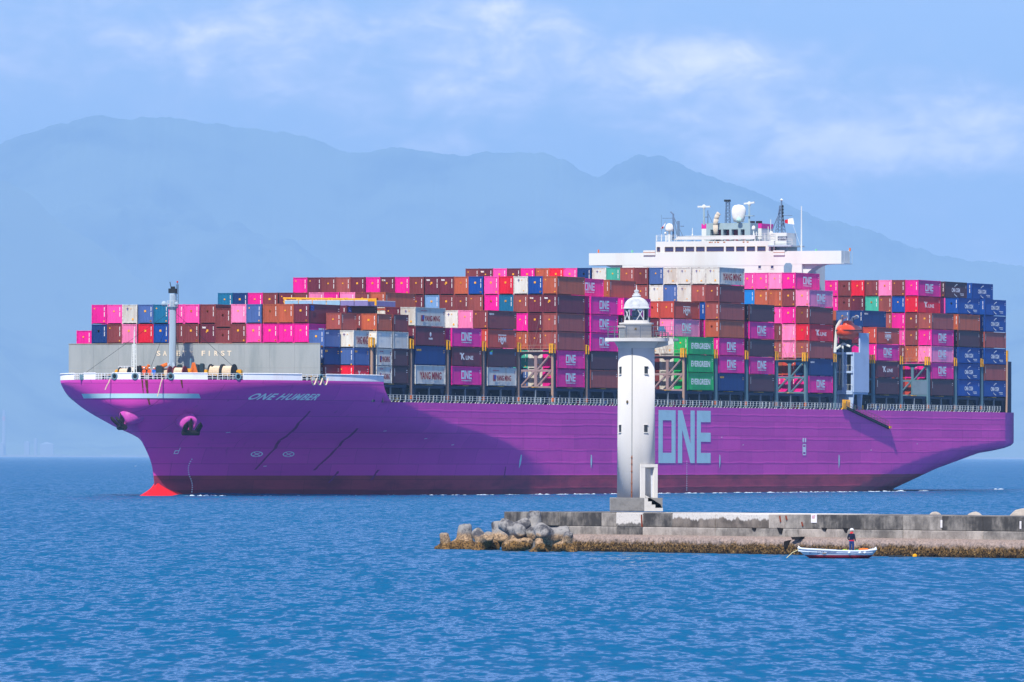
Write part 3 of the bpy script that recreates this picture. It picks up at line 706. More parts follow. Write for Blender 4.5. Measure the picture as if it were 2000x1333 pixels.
for a in ((228, -49, 724, 734, 8, YEL), (368, -41, 722, 734, 12, YEL), (466, -37, 724, 734, 9, YEL), (349, -40, 714, 733, 8, GREEN_D), (384, -40.5, 714, 733, 6, GREEN_D), (372, -40, 702, 733, 3, TEALG),
          (393, -41, 712, 733, 7, GREEN_D), (414, -38, 715, 733, 3, DARK), (272, -47.5, 716, 733, 3, DARK), (281, -46, 718, 733, 16, GREEN_D), (310, -44, 716, 733, 13, GREEN_D), (400, -40.5, 724, 733, 8, YEL)):
    gear('deck_gear', *a)
m = MB()                                            # pale crate rail at the left
for i in range(5):
    for z in (17.9, 18.5, 19.0): m.st((-48.5, w_at(232, -48.5) + i * .45, z), (-48.5, w_at(232, -48.5) + (i + 1) * .45, z), .04, 4)
    m.st((-48.5, w_at(232, -48.5) + i * .45, 17), (-48.5, w_at(232, -48.5) + i * .45, 19), .04, 4)
m.build('guard_rail', BW, ship)
m = MB()                                            # orange ropes heaped on the machinery
for (xa, ya, xb, yb, s) in ((268, 718, 285, 719, -46), (287, 722, 291, 713, -46), (300, 722, 326, 713, -43.5), (314, 716, 326, 711, -43), (374, 728, 378, 709, -41.5), (378, 709, 384, 730, -41.5), (376, 716, 381, 728, -41.3)):
    m.tube(L(s, w_at(xa, s), z_at(ya, s, w_at(xa, s))), L(s, w_at(xb, s), z_at(yb, s, w_at(xb, s))), .22, 7)
o = m.build('mooring_hawser', ORG); o.location = SHIP_LOC; o.rotation_euler = (0, 0, SHIP_RZ); tag(o, 'orange yellow mooring hawsers heaped over the bow winches', 'rope')

# ------------------------------------------------------------------ people
SKIN = pmat('skin', '#b98063', .6, dirt=.1)
def body_mesh(name, joints, edges, rad, mats, zone, sub=2):
    me = bpy.data.meshes.new(name); me.from_pydata(joints, edges, []); o = bpy.data.objects.new(name, me); col.objects.link(o)
    md = o.modifiers.new('skin', 'SKIN'); md.use_smooth_shade = True
    for i, r in enumerate(rad): o.data.skin_vertices[0].data[i].radius = (r, r) if not isinstance(r, tuple) else r
    o.data.skin_vertices[0].data[0].use_root = True
    s = o.modifiers.new('sub', 'SUBSURF'); s.levels = sub; s.render_levels = sub
    out = evaluated(o, name)
    for m in mats: out.materials.append(m)
    for p in out.polygons: p.material_index = zone(p.center); p.use_smooth = True
    return out
J = [(0, 0, .95), (0, 0, 1.18), (0, .02, 1.38), (0, 0, 1.50), (0, -.02, 1.60), (0, -.02, 1.72),        # pelvis, belly, chest, neck, head
     (-.10, 0, .90), (-.11, -.02, .50), (-.12, .03, .08), (-.13, -.12, .03),
     (.10, 0, .90), (.11, -.02, .50), (.12, .03, .08), (.13, -.12, .03),
     (-.19, .02, 1.40), (-.27, .05, 1.13), (-.20, -.16, .98), (-.14, -.24, .99),
     (.19, .02, 1.40), (.27, .05, 1.13), (.20, -.16, .98), (.14, -.24, .99)]
JE = [(0, 1), (1, 2), (2, 3), (3, 4), (4, 5), (0, 6), (6, 7), (7, 8), (8, 9), (0, 10), (10, 11), (11, 12), (12, 13), (2, 14), (14, 15), (15, 16), (16, 17), (2, 18), (18, 19), (19, 20), (20, 21)]
JR = [(.15, .11), (.15, .11), (.18, .12), .06, .095, .09, .1, .07, .05, .04, .1, .07, .05, .04, .075, .055, .045, .04, .075, .055, .045, .04]
def person(loc, rz, cloth, trousers, hat, label, scale=1.0, shirt2=None, group=None):
    def zone(c):
        if c.z > 1.47 or (c.y < -.19 and .9 < c.z < 1.08): return 2
        if c.z < .1: return 3
        if c.z < .96 and abs(c.x) < .19 and c.y > -.15: return 1
        if shirt2 and (.96 <= c.z < 1.04) and abs(c.x) < .2: return 4
        return 0
    mats = [cloth, trousers, SKIN, DARK] + ([shirt2] if shirt2 else [])
    e = empty('person', loc, rz); e.scale = (scale,) * 3
    link('body', body_mesh('body', J, JE, JR, mats, zone), None, e)
    m = MB(); m.lathe([(.135, 0), (.13, .06), (.09, .12), (.02, .145)], (0, -.02, 1.68), 14); m.box((-.1, -.22, 1.675), (.1, -.08, 1.70)); m.build('hat', hat, e, smooth=False)
    if shirt2:
        m = MB(); m.lathe([(.10, 0), (.115, .05), (.10, .12)], (0, -.01, 1.44), 12); m.build('towel', shirt2, e, smooth=True)
    tag(e, label, 'person', group); return e
CO, CB = pmat('coverall_orange', '#f0641e', .8, dirt=.2, scale=6), pmat('coverall_blue', '#1e74d8', .8, dirt=.2, scale=6)
HATW = pmat('helmet_white', '#eef0f2', .4)
for k, (x, mt, lb) in enumerate(((281.5, CO, 'crew member in orange coverall and white helmet, leftmost at the bow rail'), (292, CO, 'crew member in orange coverall bending between two others at the bow rail'),
                                 (300.5, CB, 'crew member in blue coverall and white helmet at the bow rail'))):
    p = min(vis, key=lambda q: abs(pxs(*q, 17.4) - x)); s = p[0] + 1.2; w = w_at(x, s)
    person(W(s, w, 16.96), SHIP_RZ - R(90) + R(8 * k), mt, mt, HATW, lb, 1.0, group='crew at the bow')

# ------------------------------------------------------------------ side deck: coaming, pedestals, rails
NAVY = pmat('coaming_blue', '#0c2648', .6, dirt=.4, dirtcol='#0a1c30', scale=.6, streak=True)
m = MB(); m.sb(-12, 284, -19.6, 19.6, 13.97, 16.1); m.build('hatch_coaming', NAVY, ship)
m = MB(); m.sb(-29.5, -14.2, -19.5, 19.5, 16.96, 17.0); m.build('fore_hatch', NAVY, ship)
GREYP = pmat('pedestal_grey', '#8c97a0', .6, dirt=.3, scale=1)
TAN = pmat('sunfaded_steel', '#b99a84', .7, dirt=.3, scale=1.2, streak=True)
BAYK = [-1.04, 0, 1, 2, 3, 4, 5, 6, 7, 8, 9, 10, 11, 12, 14.35, 15.35, 16.35, 17.35, 18.35]
hc = empty('hatch_covers', (0, 0, 0)); hc.parent = ship
for k in BAYK:
    s = k * PITCH_S
    for (wa, wb_) in ((22.3, 10.2), (10.0, .1), (-.1, -10.0), (-10.2, -22.3)):
        m = MB(); m.sb(s - .1, s + 12.3, wb_, wa, 16.15, 16.62); m.build('hatch_cover', NAVY, hc)
    e = empty('stanchion_set', (0, 0, 0)); e.parent = ship
    for ss in (s + .4, s + 11.8):
        if ss < -9: continue                  # pedestals carrying the outermost stack, splayed at the head
        m = MB(); m.prism([L(ss - .8, 22.1, 16.15), L(ss + .8, 22.1, 16.15), L(ss + .28, 22.1, 15.0), L(ss + .28, 22.1, 13.97), L(ss - .28, 22.1, 13.97), L(ss - .28, 22.1, 15.0)], (0, .5, 0)); m.build('pedestal', NAVY, e)
    m = MB(); m.st((s + 6.1, 22.2, 13.97), (s + 6.1, 22.2, 16.3), .16, 8); m.build('pedestal_post', GREYP, e)
    m = MB(); m.sb(s + 5.0, s + 7.2, 21.4, 22.35, 16.64, 16.74); m.build('twistlock_bracket', YEL, e)
    m = MB(); m.sb(s - 1.55, s - 1.1, 22.05, 22.4, 13.97, 15.4); m.build('vent_pipe', GREYP, e)
    m = MB(); m.sb(s - 1.6, s - 1.05, 22.1, 22.45, 14.5, 15.1); m.build('hydrant_box', ORG, e)
    m = MB(); m.st((s + 3.4, 20.0, 13.97), (s + 3.4, 20.0, 15.9), .06, 5); m.build('pipe', TAN, e)
    m = MB()
    for q in (2.2, 8.4):
        add_text(m, rng.choice('1357924'), lambda u, v: L(s + q + u, 19.65, 15.1 + v), .3, .5)
    m.build('bay_number', WHITE2, e, recalc=False)
def rail(name, s0, s1, w, z, h=1.12, step=1.45):
    m = MB(); n = int((s1 - s0) / step)
    for i in range(n + 1):
        s = s0 + (s1 - s0) * i / n + rng.uniform(-.35, .35)
        m.st((s, w, z + h), (s, w, z + .35), .065, 4); m.st((s, w, z + .35), (s - .25, w - .22, z), .065, 4)
        if rng.random() < .22: m.st((s + .3, w - .1, z), (s + .3, w - .1, z + h * .95), .11, 5)
    for zz in (.45, .8, 1.12):
        m.st((s0, w, z + h * zz / 1.12), (s1, w, z + h * zz / 1.12), .035, 4)
    return m.build(name, WHITE, ship)
SR = s_at(755, 22.7)
edges_ = [SR] + [i * 26.0 for i in range(1, 8)] + [195.0]
for a, b in zip(edges_, edges_[1:]): rail('side_rail', a, b, 22.7, 13.97)
for a, b in ((208, 232), (232, 258), (258, 281)): rail('side_rail', a, b, 22.7, 13.97)
m = MB()
for i in range(70):
    s = rng.uniform(-8, 280); m.sb(s, s + rng.uniform(.3, .9), 21.6, 22.0, 13.98, 13.98 + rng.uniform(.3, .9), i % 5)
kind(m.build('deck_clutter', [pmat('clutter_green', '#1f9a6a'), pmat('clutter_red', '#d02a50'), YEL, GREYP, pmat('clutter_blue', '#2f70b8')], ship), 'stuff')

# lashing bridges across the ship in front of every bay
LBM = [pmat('lashing_teal', '#5f8490', .65, dirt=.35, scale=.7, streak=True), pmat('lashing_rose', '#a99090', .65, dirt=.35, dirtcol='#7a5a48', scale=.7, streak=True)]
def lashing_bridge(s, kface, full, zt=22.1):
    e = empty('lashing_bridge', (0, 0, 0)); e.parent = ship; mt = LBM[0] if kface else LBM[1]
    ws = [22.25, 19.45, 16.65, 13.85, 11.05, 8.2]
    for i, w in enumerate(ws):
        m = MB(); m.sb(s - .18, s + .18, w - (.22 if i else .16), w + (.22 if i else .16), 16.65 if i else 14.0, zt); m.build('post', (mt if i or kface else TAN), e)
    m = MB(); m.sb(s + .28, s + .75, 21.95, 22.45, 14.0, zt); m.build('post', NAVY if not kface else mt, e)
    for z in (16.75, 19.35, zt):
        m = MB(); m.sb(s - .2, s + .2, 8.2, 22.2, z - .17, z + .17); m.build('beam', mt, e)
    if full:
        for a, b in zip(ws, ws[1:]):
            for z0, z1 in ((16.9, 19.2), (19.5, zt - .15)):
                if z0 > 18 and a == 19.45: continue
                m = MB(); m.st((s - .12, b + .3, z0), (s - .12, a - .3, z1), .14, 6); m.st((s + .12, b + .55, z0), (s + .12, a - .05, z1), .06, 5); m.build('brace', mt, e)
            # arched corner gussets that round the openings
            for z1, z0 in ((19.2, 16.9), (zt - .15, 19.5)):
                for (wc, sg) in ((a - .2, -1), (b + .2, 1)):
                    m = MB(); m.prism([L(s - .1, wc, z1), L(s - .1, wc + sg * .7, z1), L(s - .1, wc + sg * .22, z1 - .22), L(s - .1, wc, z1 - .7)], (.2, 0, 0)); m.build('gusset', mt, e)
    m = MB(); m.sb(s - .7, s + .5, 8.0, 22.45, zt + .18, zt + .26); m.build('walkway', mt, e)
    m = MB()
    for w in (22.4, 20.5, 18.6, 16.7, 14.8, 12.9, 11, 9): m.st((s - .7, w, zt + .2), (s - .7, w, zt + 1.25), .035, 4)
    for zz in (.7, 1.25): m.st((s - .7, 9, zt + zz), (s - .7, 22.4, zt + zz), .03, 4)
    m.build('walkway_rail', TAN, e)
    for ww in (22.45, 22.05):
        m = MB(); m.sb(s - .75, s - .55, ww - .12, ww + .12, zt, zt + 1.5); m.sb(s + .3, s + .5, ww - .12, ww + .12, zt, zt + 1.3); m.build('end_gate', YEL, e)
    m = MB(); m.sb(s - .75, s + .5, 22.0, 22.5, zt + 1.3, zt + 1.45); m.build('end_gate', YEL, e)
for k in (-1.04, 0, 1, 2, 5, 6, 9, 10, 17.35, 18.35): lashing_bridge(k * PITCH_S - 1.35, 0 if k < 9 else 1, False)
for k, f in ((4, 0), (8, 0), (12, 1), (16.35, 1), (3, 0), (7, 0), (11, 1), (15.35, 1)): lashing_bridge(k * PITCH_S - 1.35, f, True)
lashing_bridge(14.35 * PITCH_S - 1.35, 1, False); lashing_bridge(13 * PITCH_S - 1.5, 1, False)
m = MB(); m.sb(16.35 * PITCH_S - 1.6, 16.35 * PITCH_S - 1.5, 19.5, 22.2, 16.9, 19.3); m.build('locker_plate', pmat('locker_grey', '#6d8496', .6), ship)
# crossed lashing rods on the lower tiers behind the open bays
ROD = pmat('lashing_rod', '#8f8078', .5, metal=.3)
m = MB()
for k in (4, 8, 12, 16.35):
    s = k * PITCH_S - .12
    for c in range(3):
        wl_ = 22.4 - 2.5 * c
        for (dw, zz) in ((.15, 25.4), (2.3, 25.4), (.2, 28.2)):
            m.st((s - .4, wl_ - 1.25 + rng.uniform(-.3, .3), 22.3), (s, wl_ - dw, zz), .02, 4)
kind(m.build('lashing_rods', ROD, ship), 'stuff')

# ------------------------------------------------------------------ superstructure
SF = 191.5
GLASS = bpy.data.materials.new('bridge_glass'); GLASS.use_nodes = True
_b = GLASS.node_tree.nodes['Principled BSDF']; _b.inputs['Base Color'].default_value = hx('#2c2a5c'); _b.inputs['Roughness'].default_value = .08; _b.inputs['Specular IOR Level'].default_value = .8
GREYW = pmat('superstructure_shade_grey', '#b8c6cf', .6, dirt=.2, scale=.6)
house = empty('deck_house', (0, 0, 0)); house.parent = ship
m = MB(); m.sb(SF + .03, SF + 12, -16.4, 16.4, 13.97, z_at(505, SF, 0)); m.build('front_wall', WHITE, house)
for x in (1483.5, 1508):
    w = w_at(x, SF); z0, z1 = z_at(524.5, SF, w), z_at(519, SF, w); m = MB(); m.sb(SF - .05, SF + .02, w - .22, w + .22, z0, z1); m.build('port_hole', GLASS, house)
    m = MB()
    for (a, b, c, d) in ((-.3, .3, -.09, 0), (-.3, .3, z1 - z0, z1 - z0 + .09)): m.sb(SF - .07, SF + .02, w + a, w + b, z0 + c, z0 + d)
    m.build('window_frame', WHITE, house)
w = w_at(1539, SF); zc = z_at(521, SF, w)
m = MB(); m.prism([L(SF - .07, w - .75, zc - 1.2), L(SF - .07, w + .6, zc - 1.2), L(SF - .07, w + .75, zc + .2), L(SF - .07, w + .45, zc + .6), L(SF - .07, w - .4, zc + .6), L(SF - .07, w - .75, zc + .1)], (.1, 0, 0)); m.build('opening_shade_plate', pmat('opening_shade', '#7f9fb2', .7), house)  # raised plate, coloured like the shade inside an opening
# bridge wings
wl_, wr_ = w_at(1150, SF), w_at(1643, SF)
wing = empty('bridge_wing', (0, 0, 0)); wing.parent = ship
zt_, zb_ = z_at(490, SF, wr_), z_at(515.5, SF, wr_)
m = MB(); m.sb(SF, SF + 4.2, w_at(1536, SF), wr_, zb_, zt_); m.build('wing_bulwark', WHITE, wing)
m = MB(); m.sb(SF, SF + 4.2, wl_, w_at(1256, SF), zb_, zt_ - .15); m.build('wing_bulwark', WHITE, wing)
m = MB(); m.sb(SF - .02, SF + 4.0, w_at(1256, SF), w_at(1536, SF), z_at(506, SF, 0) - 1.2, zt_ - .1); m.build('centre_front', WHITE, wing)
m = MB(); m.sb(SF + 4.2, SF + 4.4, wr_ - .3, wr_ + .05, zb_, zt_ + .2); m.sb(SF + .1, SF + 4.3, wr_ + .02, wr_ + .5, zb_ - .02, zb_ + .1); m.st((SF + .1, wr_ + .5, zb_), (SF + .1, wr_ + .5, zt_), .04, 4); m.st((SF + 4.2, wr_ + .5, zb_), (SF + 4.2, wr_ + .5, zt_), .04, 4); m.build('wing_end', GREYW, wing)
for sg, xa in ((1, 1563), (-1, 1217)):             # curved brackets under the wings
    w0 = w_at(xa, SF); m = MB(); pts = [L(SF + .8, w0, zb_ + .02)]
    pts = [L(SF + .8, w0, zb_ + .05), L(SF + .8, w0 + sg * 4.4, zb_ + .05)] + [L(SF + .8, w0 + sg * (4.4 - 4.4 * math.sin(a)), zb_ - 4.2 + 4.2 * math.cos(a)) for a in [math.pi / 2 * i / 8 for i in range(9)]]
    m.prism(pts, (3.2, 0, 0)); m.build('wing_bracket', WHITE, wing)
for xa, xb in ((1257, 1280), (1511, 1533)):
    a, b = w_at(xa, SF), w_at(xb, SF); m = MB(); m.sb(SF - .28, SF - .03, a, b, z_at(499, SF, a), z_at(489.5, SF, a)); m.build('wing_locker', WHITE, wing)
    m = MB(); m.sb(SF - .3, SF - .02, a, b, z_at(494.2, SF, a), z_at(493.0, SF, a)); m.build('rust_seam', pmat('rust_line', '#c28a62', .9), wing)
for ww in (wl_ + .4, wr_ + .3):
    m = MB(); m.st((SF + 3.6, ww, zt_), (SF + 3.6, ww, zt_ + .55), .14, 6); m.build('wing_lamp', ORG, wing)
for x in (1220, 1580):
    m = MB(); m.st((SF + 3.6, w_at(x, SF), zt_), (SF + 3.6, w_at(x, SF), zt_ + .4), .2, 6); m.build('compass_repeater', pmat('pale_green', '#7fc8a8'), wing)
# wheelhouse
wh = empty('wheelhouse', (0, 0, 0)); wh.parent = ship
a, b = w_at(1280, SF), w_at(1512, SF); z0, z1 = z_at(505, SF, 0), z_at(471.5, SF, 0)
m = MB(); zwb, zwt = z_at(491.2, SF, 0), z_at(482.4, SF, 0)
wins = [(1282.5, 1288.4), (1298, 1314.5), (1318.3, 1334.8), (1338.7, 1355), (1359, 1375.5), (1379.4, 1413), (1417.3, 1433.3), (1437.3, 1453.6), (1458, 1474), (1478.4, 1494.6), (1504.8, 1509.7)]
cuts = [(w_at(p, SF), w_at(q, SF)) for p, q in wins]
m.sb(SF + .1, SF + 6, a, b, z0 - .5, zwb); m.sb(SF + .1, SF + 6, a, b, zwt, z1)            # wall below and above the window band
prev = a
for p, q in cuts + [(b, b)]:
    if p - prev > .02: m.sb(SF + .1, SF + .35, prev, p, zwb, zwt)
    prev = q
m.build('wall', WHITE, wh)
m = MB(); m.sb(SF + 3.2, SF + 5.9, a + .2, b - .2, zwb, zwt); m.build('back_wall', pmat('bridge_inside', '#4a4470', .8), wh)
for p, q in cuts:
    m = MB(); m.sb(SF + .3, SF + .33, p, q, zwb, zwt); m.build('window', GLASS, wh)
    m = MB()
    for (u0, u1, v0, v1) in ((p - .06, p, zwb, zwt), (q, q + .06, zwb, zwt), (p, q, zwt, zwt + .06), (p, q, zwb - .06, zwb)): m.sb(SF + .06, SF + .32, u0, u1, v0, v1)
    m.build('window_frame', pmat('window_frame_buff', '#c9b09a', .7), wh)
m = MB(); m.sb(SF + 1.0, SF + 6.4, b, b + 1.9, z1 - 3.4, z1 - .9); m.build('side_wall', GREYW, wh)
m = MB(); m.sb(SF - .6, SF + 6.5, b - 1, b + 3.2, z1 - 1.0, z1 - .75); m.build('side_platform', GREYW, wh)
m = MB(); m.sb(SF + .5, SF + 5.5, w_at(1503, SF), w_at(1534, SF), z1 - .75, z_at(455, SF, 11)); m.build('signal_house', WHITE, wh)
m = MB(); m.sb(SF + .3, SF + .45, w_at(1517.5, SF), w_at(1535.5, SF), z_at(468.5, SF, 11), z_at(462, SF, 11)); m.build('name_board', pmat('board_navy', '#14345e', .5), wh)
m = MB(); add_text(m, 'ONE HUMBER', lambda u, v: L(SF + .27, w_at(1518.5, SF) + u, z_at(466.8, SF, 11) + v), w_at(1534.5, SF) - w_at(1518.5, SF), .33, 1.1); m.build('name_board_lettering', WHITE2, wh, recalc=False)
def deck_rail(w0, w1, s, z, h=1.1, step=.9):
    m = MB(); n = max(2, int(abs(w1 - w0) / step))
    for i in range(n + 1): m.st((s, w0 + (w1 - w0) * i / n, z), (s, w0 + (w1 - w0) * i / n, z + h), .04, 4)
    for zz in (.4, .75, 1.0): m.st((s, w0, z + h * zz), (s, w1, z + h * zz), .03, 4)
    return m.build('deck_rail', WHITE, wh)
deck_rail(a, w_at(1320, SF), SF + .3, z1); deck_rail(w_at(1472, SF), b, SF + .3, z1, 1.3); deck_rail(a, b, SF + 5.5, z1); deck_rail(w_at(1512, SF), w_at(1548, SF), SF - .3, z1 - .7, 1.0)
m = MB(); wa_, wb2 = w_at(1316, SF), w_at(1473, SF); m.prism([L(SF + .2, wa_, z_at(468, SF, 0)), L(SF + .2, wb2, z_at(468, SF, 0)), L(SF + .2, wb2 + .1, z_at(460, SF, 0)), L(SF + .2, wa_ + .7, z_at(461.5, SF, 0))], (.4, 0, 0))
m.sb(SF + .2, SF + 5.0, wa_ + .5, wb2, z_at(462, SF, 0), z_at(461.5, SF, 0)); m.build('wind_deflector', WHITE, wh)
m = MB()
for i in range(9): ww = wa_ + (wb2 - wa_) * i / 8; m.st((SF + .4, ww, z1), (SF + .4, ww, z_at(466, SF, 0)), .07, 5)
m.build('deflector_post', WHITE, wh)
m = MB()
for x in (1384, 1389, 1400, 1412, 1450, 1458, 1395): ww = w_at(x, SF); m.sb(SF + .05, SF + .09, ww, ww + rng.uniform(.15, .4), z_at(474.5, SF, 0), z_at(472.5, SF, 0))
m.build('rust_stain', pmat('rust_bright', '#c9843a', .9, dirt=.5, scale=5), wh)
# mast house and funnel
SG = SF + 7; top = empty('radar_mast_house', (0, 0, 0)); top.parent = ship; GG = pmat('mast_house_grey', '#a4b9bd', .6, dirt=.2, scale=.8)
a, b = w_at(1379, SG), w_at(1465, SG); zt, zm, zb = z_at(436, SG, 0), z_at(448.5, SG, 0), z_at(470, SG, 0)
m = MB(); m.sb(SG, SG + 4, a, b, zm, zt); m.build('top_block', GG, top)
for xa, xb in ((1379, 1387), (1408, 1412), (1424, 1428.5), (1441, 1446), (1454, 1465)):
    m = MB(); m.sb(SG, SG + 4, w_at(xa, SG), w_at(xb, SG), zb, zm); m.build('column', GG, top)
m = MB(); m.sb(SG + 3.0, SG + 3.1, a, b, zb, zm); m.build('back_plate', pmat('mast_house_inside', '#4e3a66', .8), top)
for x, r in ((1402, .5), (1417, .55), (1434, 1.0), (1450, .5)):
    m = MB(); m.st((SG + 1.6, w_at(x, SG), zb), (SG + 1.6, w_at(x, SG), zm - .1), r * .7, 10); m.build('uptake_pipe', pmat('uptake', '#a03a58', .5), top)
FU = SF + 15; fun = empty('funnel', (0, 0, 0)); fun.parent = ship; MAGF = pmat('funnel_magenta', '#e01ea0', .5, dirt=.12, scale=.6)
a, b = w_at(1370, FU), w_at(1487, FU); zt, zm, zb = z_at(437, FU, 0), z_at(446.5, FU, 0), 30
m = MB(); m.sb(FU, FU + 6, a, b, zb, zm); m.build('casing', WHITE, fun)
m = MB(); m.sb(FU - .02, FU + 6.02, a - .02, b + .02, zm, zt); m.build('top_band', MAGF, fun)
for x in (1476, 1490):
    m = MB(); m.st((FU + 4, w_at(x - 8, FU + 4), zt - .2), (FU + 4, w_at(x - 8, FU + 4), z_at(431, FU, 0)), .55, 12); m.build('exhaust_pipe', pmat('soot', '#2a2026', .9), fun)
# domes, radars, masts on the monkey island
def dome(x, yb, yt, wpx, s, squash=False, ped=0):
    w = w_at(x, s); sc = FPX / W(s, w, 0).y; r = wpx / 2 / sc; z0, z1 = z_at(yb, s, w), z_at(yt, s, w); h = z1 - z0; m = MB()
    pr = [(r * .72, 0), (r * .86, h * .25), (r * .97, h * .45), (r, h * .6), (r * .96, h * .74), (r * .84, h * .87), (r * .6, h * .96), (r * .05, h)] if squash else [(r * .98, 0), (r, h * .35), (r * .95, h * .58), (r * .8, h * .78), (r * .5, h * .94), (r * .04, h)]
    m.lathe(pr, L(s, w, z0), 24); e = empty('satellite_dome', (0, 0, 0)); e.parent = ship; m.build('radome', pmat('radome_white', '#e8e6e0', .4, dirt=.1), e, smooth=True)
    m = MB(); m.st((s, w, z0 - 3), (s, w, z0), r * .3, 8); m.build('pedestal', WHITE, e)
dome(1442.5, 434, 400, 28, SG + 2, True); dome(1307, 452, 436.5, 15.5, SF + 3); dome(1471.5, 449, 441, 7, SF + 4); dome(1506, 461, 452, 8, SF + 3); dome(1299.8, 457, 453.5, 6, SF + 3); dome(1352, 461, 457, 3, SF + 3)
def scanner(x, yp, yt, ybase, wpx, s, tilt=0.0):
    e = empty('radar_scanner', (0, 0, 0)); e.parent = ship; w = w_at(x, s); sc = FPX / W(s, w, 0).y; h = wpx / 2 / sc / .93
    m = MB(); m.st((s, w, z_at(ybase, s, w)), (s, w, z_at(yp, s, w)), .16, 8); m.build('post', GG, e)
    m = MB(); m.lathe([(.18, 0), (.32, .25), (.32, .55), (.15, .75)], L(s, w, z_at(yp, s, w)), 12); m.build('motor', WHITE, e)
    zz = z_at(yt, s, w); m = MB(); m.prism([L(s - .15, w - h, zz - .14 - tilt), L(s - .15, w + h, zz - .14 + tilt), L(s - .15, w + h, zz + .14 + tilt), L(s - .15, w - h, zz + .14 - tilt)], (.35, 0, 0)); m.build('antenna_bar', WHITE, e)
scanner(1374.5, 408.5, 404, 440, 24, SG + 1); scanner(1463, 402.5, 397, 436, 20, SG + 2, .1)
m = MB(); w = w_at(1463, SG + 2); m.sb(SG + 1.5, SG + 2.6, w - .8, w + .8, z_at(422.5, SG, 0), z_at(421, SG, 0)); m.build('scanner_platform', GG, top)
def lattice(x, yb, yt, wb, wt, s, mat, n=7, parent=None):
    w = w_at(x, s); z0, z1 = z_at(yb, s, w), z_at(yt, s, w); sc = FPX / W(s, w, 0).y * .93; wb /= sc; wt /= sc; m = MB(); pr = None
    for i in range(n + 1):
        u = i / n; hw = (wb + (wt - wb) * u) / 2; z = z0 + (z1 - z0) * u
        c = [Vector(L(s - hw, w - hw, z)), Vector(L(s - hw, w + hw, z)), Vector(L(s + hw, w + hw, z)), Vector(L(s + hw, w - hw, z))]
        for k in range(4): m.tube(c[k], c[(k + 1) % 4], .045, 4)
        if pr:
            for k in range(4): m.tube(pr[k], c[k], .06, 4); m.tube(pr[k], c[(k + 1) % 4], .035, 4)
        pr = c
    return m.build('lattice', mat, parent)
sm = empty('signal_mast', (0, 0, 0)); sm.parent = ship; MG = pmat('mast_steel', '#6f86a0', .55, dirt=.3, scale=2)
lattice(1524, 456, 402, 15, 2.5, SF + 3, MG, 8, sm); SX = SF + 3
m = MB(); w = w_at(1526, SX); m.st((SX, w, z_at(456, SX, w)), (SX, w, z_at(392, SX, w)), .14, 7); m.build('pole', MG, sm)
m = MB(); w2 = w_at(1507, SX); m.st((SX, w2, z_at(452, SX, w)), (SX, w, z_at(405, SX, w)), .09, 5); m.st((SX, w, z_at(421.5, SX, w)), (SX, w_at(1547, SX), z_at(421.5, SX, w)), .06, 5); m.st((SX, w_at(1521, SX), z_at(404.5, SX, w)), (SX, w_at(1530, SX), z_at(404.5, SX, w)), .06, 5); m.build('yard', MG, sm)
m = MB()
for y in (406, 412, 418, 425, 433, 441): m.lathe([(.18, 0), (.2, .3), (.1, .45)], L(SX - .2, w_at(1529, SX), z_at(y, SX, w)), 8)
m.build('signal_light', DARK, sm)
m = MB(); m.lathe([(.1, 0), (.3, .15), (.05, .45)], L(SX, w, z_at(393, SX, w)), 8); m.build('anemometer', WHITE, sm)
lm = empty('signal_mast', (0, 0, 0)); lm.parent = ship; SX = SF + 4
m = MB(); w = w_at(1314.5, SX); m.st((SX, w, z_at(470, SX, w)), (SX, w, z_at(418, SX, w)), .16, 7); m.st((SX, w, z_at(419, SX, w)), (SX, w_at(1309.5, SX), z_at(414, SX, w)), .14, 6); m.build('pole', MG, lm)
m = MB(); m.st((SX, w, z_at(420, SX, w)), (SX, w_at(1322, SX), z_at(462, SX, w)), .09, 5); m.st((SX, w, z_at(422, SX, w)), (SX, w_at(1333, SX), z_at(461, SX, w)), .07, 5); m.st((SX, w_at(1293.5, SX), z_at(426.5, SX, w)), (SX, w, z_at(426.5, SX, w)), .05, 5); m.st((SX, w_at(1291.5, SX), z_at(470, SX, w)), (SX, w_at(1291.5, SX), z_at(420, SX, w)), .03, 4); m.build('stay', MG, lm)
m = MB(); w3 = w_at(1324.5, SX); m.st((SX, w3, z_at(470, SX, w)), (SX, w3, z_at(432, SX, w)), .24, 8); m.sb(SX, SX + .6, w3 + .3, w3 + .8, z_at(443, SX, w), z_at(441.5, SX, w)); m.build('davit_post', MG, lm)
cm = empty('christmas_tree_mast', (0, 0, 0)); cm.parent = ship; lattice(1421, 436, 394, 8, 5.5, SG + 1, MG, 6, cm)
m = MB(); w = w_at(1420, SG + 1); m.sb(SG + .6, SG + 1.4, w - .45, w + .5, z_at(394, SG, 0), z_at(390, SG, 0)); m.build('lamp_housing', DARK, cm)
m = MB(); w = w_at(1386, SG + 1); m.st((SG, w, z_at(436, SG, 0)), (SG, w, z_at(411, SG, 0)), .1, 5); m.st((SG, w, z_at(424, SG, 0)), (SG, w_at(1377, SG), z_at(424, SG, 0)), .08, 5); m.st((SG, w, z_at(416, SG, 0)), (SG, w_at(1391, SG), z_at(435, SG, 0)), .06, 5); m.build('aerial_mast', MG, cm)
m = MB(); pts = [L(SG - .8, w_at(x, SG), z_at(y, SG, 0)) for x, y in ((1401, 458), (1400, 440), (1401.5, 428), (1404.5, 420), (1407, 417))]; m.path(pts, .42, 10); m.build('vent_cowl', pmat('cowl_buff', '#d9cdb8', .6), top, smooth=True)
